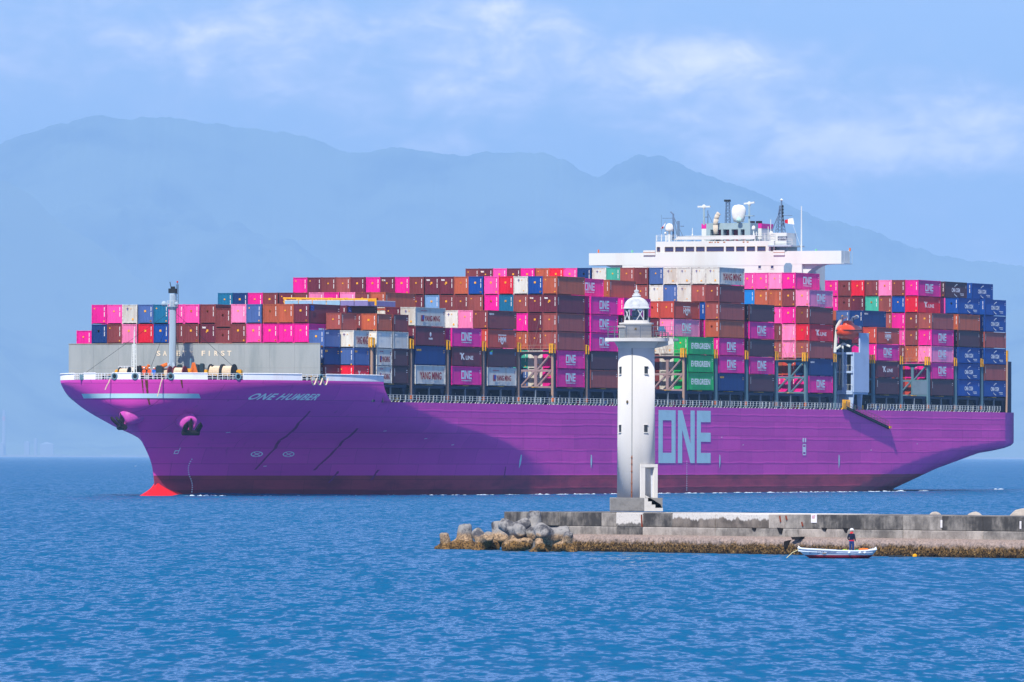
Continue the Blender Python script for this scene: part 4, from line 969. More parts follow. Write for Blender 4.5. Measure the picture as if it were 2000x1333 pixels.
m = MB(); m.lathe([(.1, 0), (.38, -.3), (.45, -.6)], n=14, axis='X'); c = L(SG - .4, w_at(1446.5, SG), z_at(429.5, SG, 0)); m.v = [tuple(c + Vector(v)) for v in m.v]; m.build('ship_horn', pmat('horn_mint', '#bfe0d4', .5), top, smooth=True)
m = MB(); w = w_at(1565, SF + 3); m.st((SF + 3, w, z_at(490, SF, w)), (SF + 3, w, z_at(402, SF, w)), .13, 6, .07); m.st((SF + 3, w, z_at(486, SF, w)), (SF + 3, w_at(1549, SF + 3), z_at(440, SF, w)), .025, 4); m.build('whip_aerial', WHITE, ship)
m = MB()
for x, y0, y1 in ((1352, 461, 445), (1282.5, 470, 459), (1292, 470, 457), (1303, 470, 458), (1472, 468, 452), (1500, 468, 442), (1505, 452, 428), (1477, 470, 452)): ww = w_at(x, SF + 3); m = MB(); m.st((SF + 3, ww, z_at(y0, SF, ww)), (SF + 3, ww, z_at(y1, SF, ww)), .06, 5); m.build('aerial', WHITE, ship)
def flag(name, pts, s, mats, label, split):
    m = MB(); n = 10
    (x0, y0), (x1, y1), (x2, y2), (x3, y3) = pts
    for i in range(n):
        for j in range(4):
            def P(u, v):
                xa, ya = x0 + (x1 - x0) * u, y0 + (y1 - y0) * u; xb, yb = x3 + (x2 - x3) * u, y3 + (y2 - y3) * u
                x, y = xa + (xb - xa) * v, ya + (yb - ya) * v; w = w_at(x, s); return L(s + .25 * math.sin(u * 7 + v), w, z_at(y, s, w))
            m.poly([P(i / n, j / 4), P((i + 1) / n, j / 4), P((i + 1) / n, (j + 1) / 4), P(i / n, (j + 1) / 4)], split(i / n, j / 4))
    o = m.build(name, mats, recalc=False); o.location = SHIP_LOC; o.rotation_euler = (0, 0, SHIP_RZ); tag(o, label, 'flag')
FR = pmat('flag_red', '#d8102c', .8); FW = pmat('flag_white', '#f4f4f4', .8)
flag('signal_flag', [(1532, 430), (1548, 426), (1550, 439), (1532, 436)], SF + 3, [FR, FW], 'red and white flag flying from the right hand signal mast above the bridge', lambda u, v: 0 if u < .38 else 1)
flag('courtesy_flag', [(1299.5, 433), (1297, 446), (1289.5, 449), (1293, 443)], SF + 3, [FR, FW], 'drooping white flag with a red centre left of the white dome', lambda u, v: 0 if .35 < u < .85 and .25 <= v <= .6 else 1)

# ------------------------------------------------------------------ lifeboat station, accommodation ladder, stern screen
LBG = pmat('lifeboat_block_blue', '#b9cbe0', .6, dirt=.15, scale=.5)
stn = empty('lifeboat_station', (0, 0, 0)); stn.parent = ship
sa, sb_ = s_at(1667, 22.8), s_at(1696.5, 22.8); zy = lambda y: z_at(y, sa, 22.8)
zl = [zy(763), zy(725), zy(688.5)]
m = MB(); m.sb(sa, sb_, 22.7, 22.9, zl[0] - .3, zl[2]); m.build('side_plate', LBG, stn)
m = MB(); m.sb(sa + 3.2, sb_, 22.65, 22.88, zl[2], zy(650)); m.build('upper_screen', LBG, stn)
m = MB(); m.sb(sb_ - .2, sb_, 18.8, 22.7, zl[0], zl[2]); m.sb(sa, sb_, 18.7, 18.9, zl[0], zl[2]); m.build('inner_wall', LBG, stn)
for z in zl + [zl[0] - .3]:
    m = MB(); m.sb(sa - .3, sb_, 18.2, 22.72, z - .35, z); m.build('platform', LBG, stn)
for i in (0, 1):
    for wv in (22.55, 21.35, 20.9, 19.6, 18.9):
        m = MB(); m.sb(sa, sa + .25, wv - .2, wv + .2, zl[i], zl[i + 1] - .35); m.build('frame_post', LBG, stn)
for (ss, wv) in ((sa + .2, 22.3), (sa + .2, 19.5), (sa + 4.5, 22.3), (sa + 4.5, 19.5)):
    m = MB(); m.prism([L(ss, wv - .5, zl[0] - .3), L(ss, wv + .5, zl[0] - .3), L(ss, wv + .25, 13.97), L(ss, wv - .25, 13.97)], (.4, 0, 0)); m.build('support_leg', LBG, stn)
m = MB(); m.sb(sa + 1, sa + 3.5, 18.5, 21, 13.97, zl[0] - .4); m.build('base_house', LBG, stn)
m = MB(); w = w_at(1646, sa - .6); m.st((sa - .6, w, zy(757)), (sa - .6, w, zy(676)), .16, 8); m.build('white_mast', WHITE, stn)
m = MB(); m.st((sa - .6, w - .6, zy(752)), (sa - .6, w - .45, zy(700)), .12, 6); m.build('yellow_pole', TAN, stn)
m = MB(); m.sb(sa + 1.5, sa + 2.6, 19.6, 21.6, zl[2] + .02, zl[2] + 3.4); m.build('davit_base', NAVY, stn)
for sg in (0, 1):
    s2 = sa + .6 + sg * 5.6; m = MB(); pts = [L(s2, 19.2, zl[2]), L(s2, 19.6, zl[2] + 4.4), L(s2 - .2, 20.6, zl[2] + 5.9), L(s2 - .4, 21.6, zl[2] + 6.2)]; m.path(pts, .28, 8); m.build('davit_arm', WHITE, stn)
    m = MB(); m.path([L(s2, 18.9, zl[2] + .2), L(s2, 20.8, zl[2] + 1.5), L(s2, 22.0, zl[2] + 1.0)], .2, 6); m.build('davit_cradle', WHITE, stn)
m = MB(); m.sb(sa + 3.3, sa + 5.6, 19, 20.5, zl[2] + 2.6, zl[2] + 4.3); m.sb(sa + 3.6, sa + 6.5, 20.2, 22, zl[2] + 3.2, zl[2] + 4.6); m.build('winch_block', WHITE, stn)
m = MB()
for zz in (zl[0], zl[1]):
    for i in range(7): m.st((sa - .25, 18.4 + i * .7, zz), (sa - .25, 18.4 + i * .7, zz + 1), .03, 4)
    m.st((sa - .25, 18.4, zz + 1), (sa - .25, 22.6, zz + 1), .03, 4)
m.build('station_rail', WHITE, stn)
LBO = pmat('lifeboat_orange', '#f4511a', .35, dirt=.15, scale=1.5, spec=.5)
lb = empty('lifeboat', W(sa + 2.4, 21.0, zl[2] + 3.75), SHIP_RZ)
def boat_loft(secs, n=20):
    m = MB()
    for (x, hw, zb, zt_, fl) in secs:
        for k in range(n):
            a = 2 * math.pi * k / n; y = hw * math.copysign(abs(math.cos(a)) ** fl, math.cos(a)); z = (zt_ if math.sin(a) > 0 else -zb) * abs(math.sin(a)) ** .9; m.v.append((x, y, z))
    for i in range(len(secs) - 1):
        for k in range(n):
            k2 = (k + 1) % n; m.f.append((i * n + k, i * n + k2, (i + 1) * n + k2, (i + 1) * n + k)); m.m.append(0)
    m.f.append(tuple(range(n))); m.m.append(0); m.f.append(tuple((len(secs) - 1) * n + k for k in range(n))); m.m.append(0)
    return m
boat_loft([(-4.3, .1, .1, .25, 1), (-3.9, .6, .8, .5, .9), (-3.0, 1.15, 1.3, .9, .8), (-1.6, 1.5, 1.55, 1.05, .75), (.5, 1.6, 1.6, 1.05, .75), (2.4, 1.5, 1.5, 1.0, .75), (3.6, 1.2, 1.2, .8, .8), (4.1, .7, .8, .5, .9)]).build('hull', LBO, lb, smooth=True)
boat_loft([(-1.6, .5, .1, 1.35, .8), (-1.0, .9, .1, 1.75, .7), (.6, .95, .1, 1.8, .7), (1.6, .8, .1, 1.4, .8)]).build('canopy', LBO, lb, smooth=True)
m = MB(); m.box((-1.12, -.28, 1.3), (-1.02, .28, 1.55)); m.build('window', DARK, lb)
m = MB(); m.path([(-4.2, 0, .08), (-3.9, .62, .05), (-3, 1.18, .04), (-1.6, 1.53, .03), (.5, 1.63, .03), (2.4, 1.53, .03), (3.6, 1.23, .04), (4.1, .73, .05)], .07, 6); m.path([(-4.2, 0, .08), (-3.9, -.62, .05), (-3, -1.18, .04), (-1.6, -1.53, .03), (.5, -1.63, .03), (2.4, -1.53, .03), (3.6, -1.23, .04), (4.1, -.73, .05)], .07, 6); m.build('fender_strip', DARK, lb)
for xx in (-2.8, 2.8):
    m = MB(); m.tube((xx, 0, .8), (xx, 0, 2.2), .06, 6); m.build('fall_wire', DARK, lb)
tag(lb, 'orange enclosed lifeboat hung in white davits behind the bridge', 'lifeboat')
gl = empty('accommodation_ladder', SHIP_LOC, SHIP_RZ); tag(gl, 'dark railed boarding ladder slung down the aft hull side', 'ladder')
pa = (s_at(1655, 23.15), 23.15); pb = (s_at(1737, 23.15), 23.15); za, zb = z_at(797, *pa), z_at(836, *pb); A, B = Vector(L(pa[0], 23.03, za)), Vector(L(pb[0], 23.03, zb))
m = MB()
for off in (-.05, .05): m.tube(A + Vector((0, off, -.1)), B + Vector((0, off, -.1)), .13, 6); m.tube(A + Vector((0, off, .18)), B + Vector((0, off, .18)), .1, 6)
m.build('stringer', DARK, gl)
m = MB()
for i in range(30):
    p = A.lerp(B, i / 29); m.box((p.x - .25, p.y - .12, p.z - .02), (p.x + .1, p.y + .15, p.z + .04))
m.build('treads', GREYP, gl)
m = MB()
for i in range(16):
    p = A.lerp(B, i / 15); m.tube(p, p + Vector((0, 0, 1.15)), .035, 4)
for h in (.6, 1.15): m.tube(A + Vector((0, 0, h)), B + Vector((0, 0, h)), .035, 4)
m.build('hand_rail', pmat('ladder_rail', '#a87888', .6), gl)
m = MB(); m.sb(pb[0] - .1, pb[0] + .9, 22.95, 23.3, zb - .1, zb + .3); m.build('foot_platform', YEL, gl)
m = MB()
for i in range(6): m.st((pa[0] - 1.8 + i * .7, 23.0, za - .1), (pa[0] - 1.8 + i * .7, 23.0, za + 1.4), .1, 6)
m.sb(pa[0] - 2, pa[0] + 2, 22.6, 23.05, za - .25, za - .1); m.build('head_gate', YEL, gl)
m = MB(); m.sb(285.2, 285.5, -22.6, 22.6, 13.97, 23.2); m.sb(285.5, 287.5, 22.2, 22.6, 13.97, 23.2); m.build('stern_screen', NAVY, ship)
m = MB(); m.path([L(284.7, 22.6, 14), L(284.9, 22.6, 17), L(285.0, 22.6, 24.5)], .16, 6); m.build('stern_pole', TAN, ship)
m = MB(); m.sb(284.8, 285.4, 22.2, 22.7, 23.2, 25.2); m.build('stern_gate', YEL, ship)

# ------------------------------------------------------------------ shipping containers
PAL = {'M': ('hot magenta', '#f00a9c'), 'P': ('bright pink', '#f850ae'), 'L': ('light pink', '#f78cbc'), 'B': ('rust brown', '#8a3c3a'), 'D': ('dark maroon', '#762838'), 'O': ('orange brown', '#c2603a'),
       'A': ('salmon brown', '#a85248'), 'R': ('bright red', '#e60a32'), 'X': ('red orange', '#cc4c36'), 'W': ('cream white', '#dedcd2'), 'N': ('navy blue', '#0c3a7a'), 'U': ('slate blue', '#4f6ca6'),
       'C': ('cobalt blue', '#0a4a9e'), 'S': ('pale blue', '#7fa6cc'), 'T': ('teal blue', '#10749c'), 'I': ('mint green', '#4cc0a4'), 'G': ('bright green', '#22bc62'), 'H': ('sky blue', '#1a90dc'), 'K': ('shade darkened brown', '#553038')}  # K: brown darkened so the colour itself carries the shade of the sides
CMAT = {}
for k_, (nm_, h_) in PAL.items():
    CMAT[k_] = (pmat('container_' + nm_.replace(' ', '_'), h_, .5, dirt=.42 if k_ in 'WBDOA' else .3, dirtcol='#b08a5a' if k_ == 'W' else None, scale=.9, rnd=.22, spec=.3, streak=True),
                pmat('container_frame_' + nm_.replace(' ', '_'), h_, .6, dirt=.6, dirtcol='#7a4a2c' if k_ in 'WBDOAXL' else None, scale=2.0, rnd=.2, spec=.2))
def corrugate(m, p0, p1, z0, z1, out, pitch, depth, flip=False):
    """trapezoid corrugated sheet from p0 to p1 (xy), between two heights, ridges towards out"""
    p0, p1, out = Vector(p0), Vector(p1), Vector(out); d = (p1 - p0); n = max(2, round(d.length / pitch)); st = d / n; pts = []
    for i in range(n):
        b = p0 + st * i
        pts += [b, b + st * .28 , b + st * .42 + out * depth, b + st * .78 + out * depth, b + st * .92]
    pts.append(p1); i0 = len(m.v)
    for p in pts: m.v += [(p.x, p.y, z0), (p.x, p.y, z1)]
    for i in range(len(pts) - 1):
        a = i0 + 2 * i; m.f.append((a, a + 2, a + 3, a + 1)); m.m.append(0)
def container_meshes(LN, HT):
    x, y = LN / 2, 1.219; g = .045
    b = MB()
    corrugate(b, (-x + g + .04, y - .1), (-x + g + .04, -y + .1), .27, HT - .14, (-1, 0), .245, .05)
    corrugate(b, (-x + .1, -y + g + .03), (x - .1, -y + g + .03), .14, HT - .1, (0, -1), .42, .018)
    b.poly([(x - g, -y + .1, .2), (x - g, y - .1, .2), (x - g, y - .1, HT - .1), (x - g, -y + .1, HT - .1)])          # door end
    b.poly([(-x + .1, y - g, .14), (x - .1, y - g, .14), (x - .1, y - g, HT - .1), (-x + .1, y - g, HT - .1)])
    b.poly([(-x, -y, HT - .04), (x, -y, HT - .04), (x, y, HT - .04), (-x, y, HT - .04)]); b.poly([(-x, -y, .15), (x, -y, .15), (x, y, .15), (-x, y, .15)])
    f = MB()
    for sx in (-1, 1):
        for sy in (-1, 1):
            a, c = sx * x, sy * y; f.box((min(a, a - sx * .12), min(c, c - sy * .13), .0), (max(a, a - sx * .12), max(c, c - sy * .13), HT))
        a = sx * x; f.box((min(a, a - sx * .1), -y + .13, HT - .15), (max(a, a - sx * .1), y - .13, HT - .03)); f.box((min(a - sx * .02, a - sx * .1), -y + .13, .14), (max(a - sx * .02, a - sx * .1), y - .13, .28))
    for sy in (-1, 1):
        c = sy * y; f.box((-x + .12, min(c, c - sy * .08), HT - .12), (x - .12, max(c, c - sy * .08), HT - .02)); f.box((-x + .12, min(c - sy * .01, c - sy * .1), .06), (x - .12, max(c - sy * .01, c - sy * .1), .17))
    return b.mesh('container_shell', recalc=False), f.mesh('container_frame')
CM = {'40': container_meshes(12.19, 2.896), '20': container_meshes(6.06, 2.591)}
for a_ in CM.values():
    for me_ in a_: me_.materials.append(CMAT['B'][0])
CODE = pmat('code_white', '#f4f2ee', .6); STICK = pmat('sticker_yellow', '#f6b800', .6); DRED = pmat('lettering_dark_red', '#a01838', .6); LBLUE = pmat('lettering_blue', '#1c50b0', .6)
END_V = []
for v_ in range(6):                                # code column, placards and owner's mark on the end wall
    r2 = random.Random(v_ * 5 + 1); m = MB(); X = -.015
    yy = -.86
    for i in range(11):
        z = 2.5 - i * .115 - (.15 if i > 4 else 0); m.poly([(X, yy - .055, z), (X, yy + .055, z), (X, yy + .055, z - .088), (X, yy - .055, z - .088)], 0)
    for j in range(r2.choice((1, 2, 2, 3))):
        zz, y2, sz = r2.choice(((.45, -.7), (.5, -.2), (2.3, .75), (1.9, .1), (.42, -.82), (1.7, .25))) + (r2.choice((.09, .11, .15)),)
        m.poly([(X, y2 - sz, zz - sz), (X, y2 + sz, zz - sz), (X, y2 + sz, zz + sz), (X, y2 - sz, zz + sz)], 1)
    if v_ in (3, 5): add_text(m, 'tex', lambda u, v: (X, .95 - u, 2.22 + v), .62, .3, thick=.03)
    END_V.append(m.mesh('end_marking', recalc=False)); END_V[-1].materials.append(CODE); END_V[-1].materials.append(STICK)
END_W = []
for v_ in range(3):                                # cream boxes: coloured owner's mark top left
    m = MB(); X = -.015; m.poly([(X, .55, 2.25), (X, .15, 2.25), (X, .15, 2.31), (X, .55, 2.31)], 0); m.poly([(X, .4, 2.05), (X, .3, 2.05), (X, .3, 2.45), (X, .4, 2.45)], 2)
    m.poly([(X, -.62, .55), (X, -.38, .55), (X, -.38, .85 - .1 * v_), (X, -.62, .85 - .1 * v_)], 1); m.poly([(X, -.25, 2.2), (X, -.12, 2.2), (X, -.12, 2.35), (X, -.25, 2.35)], 1)
    END_W.append(m.mesh('end_marking', recalc=False))
    for q in (DRED, STICK, LBLUE): END_W[-1].materials.append(q)
def side_mark(kind_, LN):
    """lettering on the port side wall; u runs aft"""
    m = MB(); Y = -1.245; x0 = -LN / 2; sc = 1 if LN > 10 else .52
    F = lambda ua, va: (lambda u, v: (x0 + ua + u, Y, va + v))
    mats = [CODE]
    if kind_ == 'one':
        add_one(m, F(3.75 * sc, .95), 4.3 * sc, 1.3)
        add_bars(m, F(3.85 * sc, .62), 4.1 * sc, .17, 19); mats = [pmat('pale_lettering', '#d4e8f0', .6)]
    elif kind_ in ('ym', 'ymt'):
        mats = [DRED, LBLUE]
        if kind_ == 'ym':
            m.poly([F(2.3 * sc, .75)(0, 0), F(2.3 * sc, .75)(1.1 * sc, 0), F(2.3 * sc, .75)(1.1 * sc, .95), F(2.3 * sc, .75)(0, .95)], 0); m.poly([(x0 + 2.75 * sc, Y - .01, 1.0), (x0 + 3.45 * sc, Y - .01, 1.15), (x0 + 3.45 * sc, Y - .01, 1.72), (x0 + 2.8 * sc, Y - .01, 1.7)], 1)
            add_text(m, 'YANG MING', F(3.7 * sc, .8), 6.2 * sc, .85, thick=.03); add_bars(m, F(2.2 * sc, 2.3), 2.6 * sc, .14, 12)
        else: add_text(m, 'YANG MING', F(1.7 * sc, .75), 8.8 * sc, 1.15, thick=.03)
    elif kind_ == 'kl':
        add_text(m, 'K', F(3.7 * sc, 1.0), 1.5 * sc, 1.0, thick=.05); add_text(m, '"', F(3.15 * sc, 1.75), .4 * sc, .28, thick=.03); add_text(m, 'LINE', F(5.6 * sc, 1.0), 3.1 * sc, .6, thick=.03)
    elif kind_ == 'hmm':
        add_text(m, 'HMM', F(4.4 * sc, .95), 3.2 * sc, .85, thick=.03)
        for (a, b, c, d) in ((4.3, 1.95, 7.7, 2.1),): m.poly([F(0, 0)(a, b), F(0, 0)(c, b), F(0, 0)(c, d), F(0, 0)(a, d)])
        m.poly([F(0, 0)(5.3, .9), F(0, 0)(6.0, .55), F(0, 0)(6.7, .9)])
    elif kind_ == 'ev':
        add_text(m, 'EVERGREEN', F(1.5, .95), 9.0, .98, 1.05, .04); mats = [CODE]
    elif kind_ == 'cma':
        add_text(m, 'CMA CGM', F(3.6, 1.05), 4.6, .75, 1.0, .04)
        for (cx, cz, sg) in ((6.1, 1.95, 1), (5.9, .85, -1)):
            pts = [(cx - .9 + 1.6 * i / 6, cz + sg * (.42 * math.sin(math.pi * .5 * i / 6))) for i in range(7)]
            m.poly([F(0, 0)(x, z) for x, z in pts] + [F(0, 0)(x, z + sg * .16) for x, z in reversed(pts)])
        m.poly([F(0, 0)(8.2, .75), F(0, 0)(10.4, .75), F(0, 0)(10.4, .87), F(0, 0)(8.2, .87)]); m.poly([F(0, 0)(8.6, .5), F(0, 0)(10.4, .5), F(0, 0)(10.4, .6), F(0, 0)(8.6, .6)])
    elif kind_ == 'sq':
        m.poly([F(.7, 1.9)(0, 0), F(.7, 1.9)(1.3, 0), F(.7, 1.9)(1.3, .75), F(.7, 1.9)(0, .75)], 1); add_text(m, 'Q', F(1.1, 2.0), .5, .5, thick=.04); mats = [CODE, LBLUE]
    elif kind_ == 'sm':
        add_bars(m, F(5.3, .95), 1.7, .3, 5); m.lathe([(.0, 0), (.35, .02)], (x0 + 6.1, Y, 1.75), 12, axis='Y')
    elif kind_ == 'gr':
        m.poly([F(.7, 1.9)(0, 0), F(.7, 1.9)(1.1, 0), F(.7, 1.9)(1.1, .4), F(.7, 1.9)(0, .4)], 0); m.poly([F(.9, 2.3)(0, 0), F(.9, 2.3)(1.0, 0), F(.9, 2.3)(1.0, .3)], 1); mats = [pmat('mark_blue', '#58a8d8'), pmat('mark_green', '#6ad04a')]
    elif kind_ == 'sml':
        add_bars(m, F(.6, 2.15), 2.0 * sc, .3, 7)
    elif kind_ == 'or':
        add_bars(m, F(.4, 2.1), 1.9 * sc, .32, 5); mats = [STICK]
    else:                                          # number column near the front of the side
        for i in range(7):
            z = 2.35 - i * .17; m.poly([F(0, 0)(.42, z), F(0, 0)(.62, z), F(0, 0)(.62, z + .11), F(0, 0)(.42, z + .11)])
    for (u, v) in ((LN - .9, 2.2), (LN - .9, 1.9)): m.poly([F(0, 0)(u, v), F(0, 0)(u + .45, v), F(0, 0)(u + .45, v + .09), F(0, 0)(u, v + .09)])
    me = m.mesh('side_lettering', recalc=False)
    for q in mats: me.materials.append(q)
    return me
SIDE = {}
ORD = ['first', 'second', 'third', 'fourth', 'fifth', 'sixth', 'seventh', 'eighth', 'ninth', 'tenth', 'eleventh', 'twelfth', 'thirteenth', 'fourteenth', 'fifteenth', 'sixteenth', 'seventeenth', 'eighteenth']
BAYS = {'-2': (-2.02, 'foremost block'), '-1': (-1.04, 'second block from bow'), '0': (0, 'third block from bow'), '1': (1, 'fourth block from bow'), '2': (2, 'fifth block from bow'), '4': (4, 'sixth block from bow'),
        '5': (5, 'seventh block from bow'), '6': (6, 'eighth block from bow'), '8': (8, 'ninth block from bow'), '9': (9, 'tenth block from bow'), '10': (10, 'eleventh block from bow'), '12': (12, 'last block before the bridge'),
        '14': (14.35, 'first block behind the lifeboat'), '16': (16.35, 'third block from stern'), '17': (17.35, 'second block from stern'), '18': (18.35, 'sternmost block')}
def colw(c): return 22.5 - (2.468 * c + .19 * ((c >= 5) + (c >= 9) + (c >= 13)))
Z0, TP = 16.75, 2.92
MARKWORD = {'one': 'with block lettering', 'ym': 'with dark red lettering', 'ymt': 'with large red lettering', 'kl': 'with white lettering', 'hmm': 'with white emblem', 'ev': 'with white lettering', 'cma': 'with white lettering', 'sq': 'with blue badge'}
filled = set(); n_cont = 0
def container(bay, c, t, code, mark=None, half_=None, zoff=0.0, visible_side=False):
    global n_cont
    k, bn = BAYS[bay]; typ = '20' if half_ else '40'; LN = 6.06 if half_ else 12.19; tp = 2.61 if half_ else TP
    s = k * PITCH_S + (0 if half_ in (None, 'f') else 6.55) + LN / 2; z = Z0 + t * tp + zoff; w = colw(c) - 1.225 - (.42 if bay == '-2' and c == 0 else 0)
    sh, fr = CM[typ]; o = link('shipping_container', sh); jit = rng.uniform(-.02, .02)
    o.location = W(s + rng.uniform(-.03, .03), w + jit, z); o.rotation_euler = (0, 0, SHIP_RZ)
    o.material_slots[0].link = 'OBJECT'; o.material_slots[0].material = CMAT[code][0]
    f = link('frame', fr, None, o); f.material_slots[0].link = 'OBJECT'; f.material_slots[0].material = CMAT[code][1]
    em = rng.choice(END_W) if code == 'W' else (END_V[rng.choice((3, 5))] if code == 'D' and rng.random() < .45 else END_V[rng.choice((0, 1, 2, 4))])
    e = link('end_marking', em, None, o); e.location = (-LN / 2, 0, 0 if typ == '40' else -.28)
    if visible_side or mark:
        key = (mark or 'num', typ)
        if key not in SIDE: SIDE[key] = side_mark(mark or 'num', LN)
        q = link('side_lettering', SIDE[key], None, o); q.location = (0, 0, 0 if typ == '40' else -.2)
    pos = 'outermost port column' if c == 0 else ORD[c] + ' column from port'
    hw = {'f': ' front half of', 'a': ' rear half of', None: ''}[half_]
    lab = f"{'short ' if half_ else ''}{PAL[code][0]} container{' ' + MARKWORD[mark] if mark in MARKWORD else ''}, {ORD[t]} tier up, {pos},{hw} {bn}"
    ws = lab.split()
    if len(ws) > 16: lab = lab.replace(' lettering', ' letters').replace(' from bow', '').replace(' column from port', ' column'); ws = lab.split()
    if len(ws) > 16: lab = ' '.join(ws[:16])
    tag(o, lab, 'container', 'containers stacked on the ship'); n_cont += 1
    filled.add((bay, c, t, half_))
def row(bay, t, txt, half_=None, zoff=0.0, side0=None):
    for it in txt.split():
        c, cc = it.split(':'); cc, _, mk = cc.partition('/'); container(bay, int(c), t, cc, mk or None, half_, zoff, visible_side=(int(c) <= 2))
# --- foremost block, behind the wave breaker
row('-2', 3, '2:D/sq 3:O 4:O 5:U 6:L 8:B 9:P 10:P 11:T 12:U 13:W 14:P 15:M')
row('-2', 3, '7:B', zoff=-.62)
row('-2', 2, '2:M/one 3:M 4:M 5:P 6:B 8:D 9:B 10:B 11:C 12:R 13:L 14:B 15:N')
row('-2', 2, '7:B', zoff=-.62)
row('-2', 2, '1:U/sml 16:M', 'f'); row('-2', 1, '1:N/or 16:M', 'f'); row('-2', 0, '1:D', 'f')
row('-2', 3, '1:A', 'a'); row('-2', 2, '0:W/ymt', 'a'); row('-2', 1, '0:U/or', 'a'); row('-2', 0, '0:R/kl', 'a')
# --- second block
row('-1', 3, '0:O 1:B', 'f'); row('-1', 3, '0:B', 'a'); row('-1', 2, '0:W/sml', 'f'); row('-1', 2, '0:W/sml', 'a'); row('-1', 1, '0:W/ym', 'f'); row('-1', 1, '0:K', 'a'); row('-1', 0, '0:W/ym', 'f'); row('-1', 0, '0:K', 'a')
row('-1', 3, '2:D/sq 3:B')
# --- third block
row('0', 3, '0:W/ym 1:D 2:W'); row('0', 2, '0:D/sm 1:B'); row('0', 1, '0:N/or'); row('0', 0, '0:W/ymt')
row('0', 4, '2:O 3:B 4:L 5:M 6:L 7:B 8:D 9:B 10:M 11:N 12:T', zoff=-.65)
# --- fourth and fifth blocks
row('1', 2, '0:M/one 1:D'); row('1', 1, '0:D/kl'); row('1', 0, '0:M/one')
row('2', 3, '0:B/sml 1:L 2:W 3:B'); row('2', 2, '0:X/hmm 1:D'); row('2', 1, '0:K/gr'); row('2', 0, '0:W/ym')
# --- sixth block
row('4', 5, '0:O 1:C 2:W 3:R 4:P 5:C 6:O 7:D 8:D 9:B 10:M 11:D 12:M 13:D 14:A 15:B 16:D 17:M')
row('4', 4, '0:D 1:D 2:A 3:T 4:M 5:A 6:B 7:B 8:S 9:D'); row('4', 3, '0:A 1:D 2:M'); row('4', 2, '0:A 1:B 2:O'); row('4', 1, '0:M/one 1:W 2:I'); row('4', 0, '0:M/one 1:W 2:U')
# --- seventh and eighth blocks
row('5', 5, '1:M/one'); row('5', 4, '0:M/one'); row('5', 3, '0:M/one'); row('5', 2, '0:M/one'); row('5', 1, '0:K'); row('5', 0, '0:A')
row('6', 5, '1:O'); row('6', 4, '0:M/one'); row('6', 3, '0:K'); row('6', 2, '0:K'); row('6', 1, '0:M/one'); row('6', 0, '0:B')
# --- ninth block
row('8', 4, '1:X/hmm 2:X'); row('8', 3, '1:L/one 2:D'); row('8', 2, '0:G/ev 1:W 2:W'); row('8', 1, '0:G/ev 1:W'); row('8', 0, '0:G/ev 1:W')
# --- tenth block
row('9', 6, '0:W/ymt 1:W 2:W 3:W 4:U 5:B 6:A 7:I 8:W 9:N 10:P 11:R 12:O 13:M 14:D 15:P 16:D 17:B')
row('9', 5, '0:B 1:A 2:W 3:U 4:W 5:A 6:A'); row('9', 4, '0:A 1:C 2:X'); row('9', 3, '0:O 1:M'); row('9', 2, '0:M/one'); row('9', 1, '0:M/one'); row('9', 0, '0:N/or')
row('10', 4, '0:K'); row('10', 3, '0:M/one'); row('10', 2, '0:K'); row('10', 1, '0:M/one'); row('10', 0, '0:K')
# --- last block before the bridge
row('12', 6, '1:M/one 2:L 3:P 4:P'); row('12', 5, '0:L/one 1:B 2:O 3:O 4:H'); row('12', 4, '0:B 1:M 2:P'); row('12', 3, '0:R/kl 1:L 2:B'); row('12', 2, '0:A 1:L 2:A'); row('12', 1, '0:N/sml 1:X'); row('12', 0, '0:M/one 1:M 2:M')
# --- blocks behind the lifeboat
row('14', 4, '1:N/sml 2:U'); row('14', 3, '0:X/hmm'); row('14', 2, '0:M/one'); row('14', 1, '0:D/kl'); row('14', 0, '0:K')
row('16', 6, '1:M/one 2:B 3:L 4:B 5:R 6:B 7:M 8:M'); row('16', 5, '1:R/kl 2:C 3:A 4:I 5:D 6:B 7:M'); row('16', 4, '0:A 1:B 2:M 3:A'); row('16', 3, '0:M/one 1:B 2:P'); row('16', 2, '0:L/one 1:O 2:B'); row('16', 1, '0:M/one 1:M'); row('16', 0, '0:K 1:X')
row('17', 6, '1:K/cma'); row('17', 5, '0:C/cma'); row('17', 4, '0:O'); row('17', 3, '0:K'); row('17', 2, '0:C/cma'); row('17', 1, '0:C/cma'); row('17', 0, '0:C/cma')
row('18', 6, '1:C/cma'); row('18', 5, '0:C/cma'); row('18', 4, '0:C/cma'); row('18', 3, '0:A'); row('18', 2, '0:C/cma'); row('18', 1, '0:A'); row('18', 0, '0:C/cma')
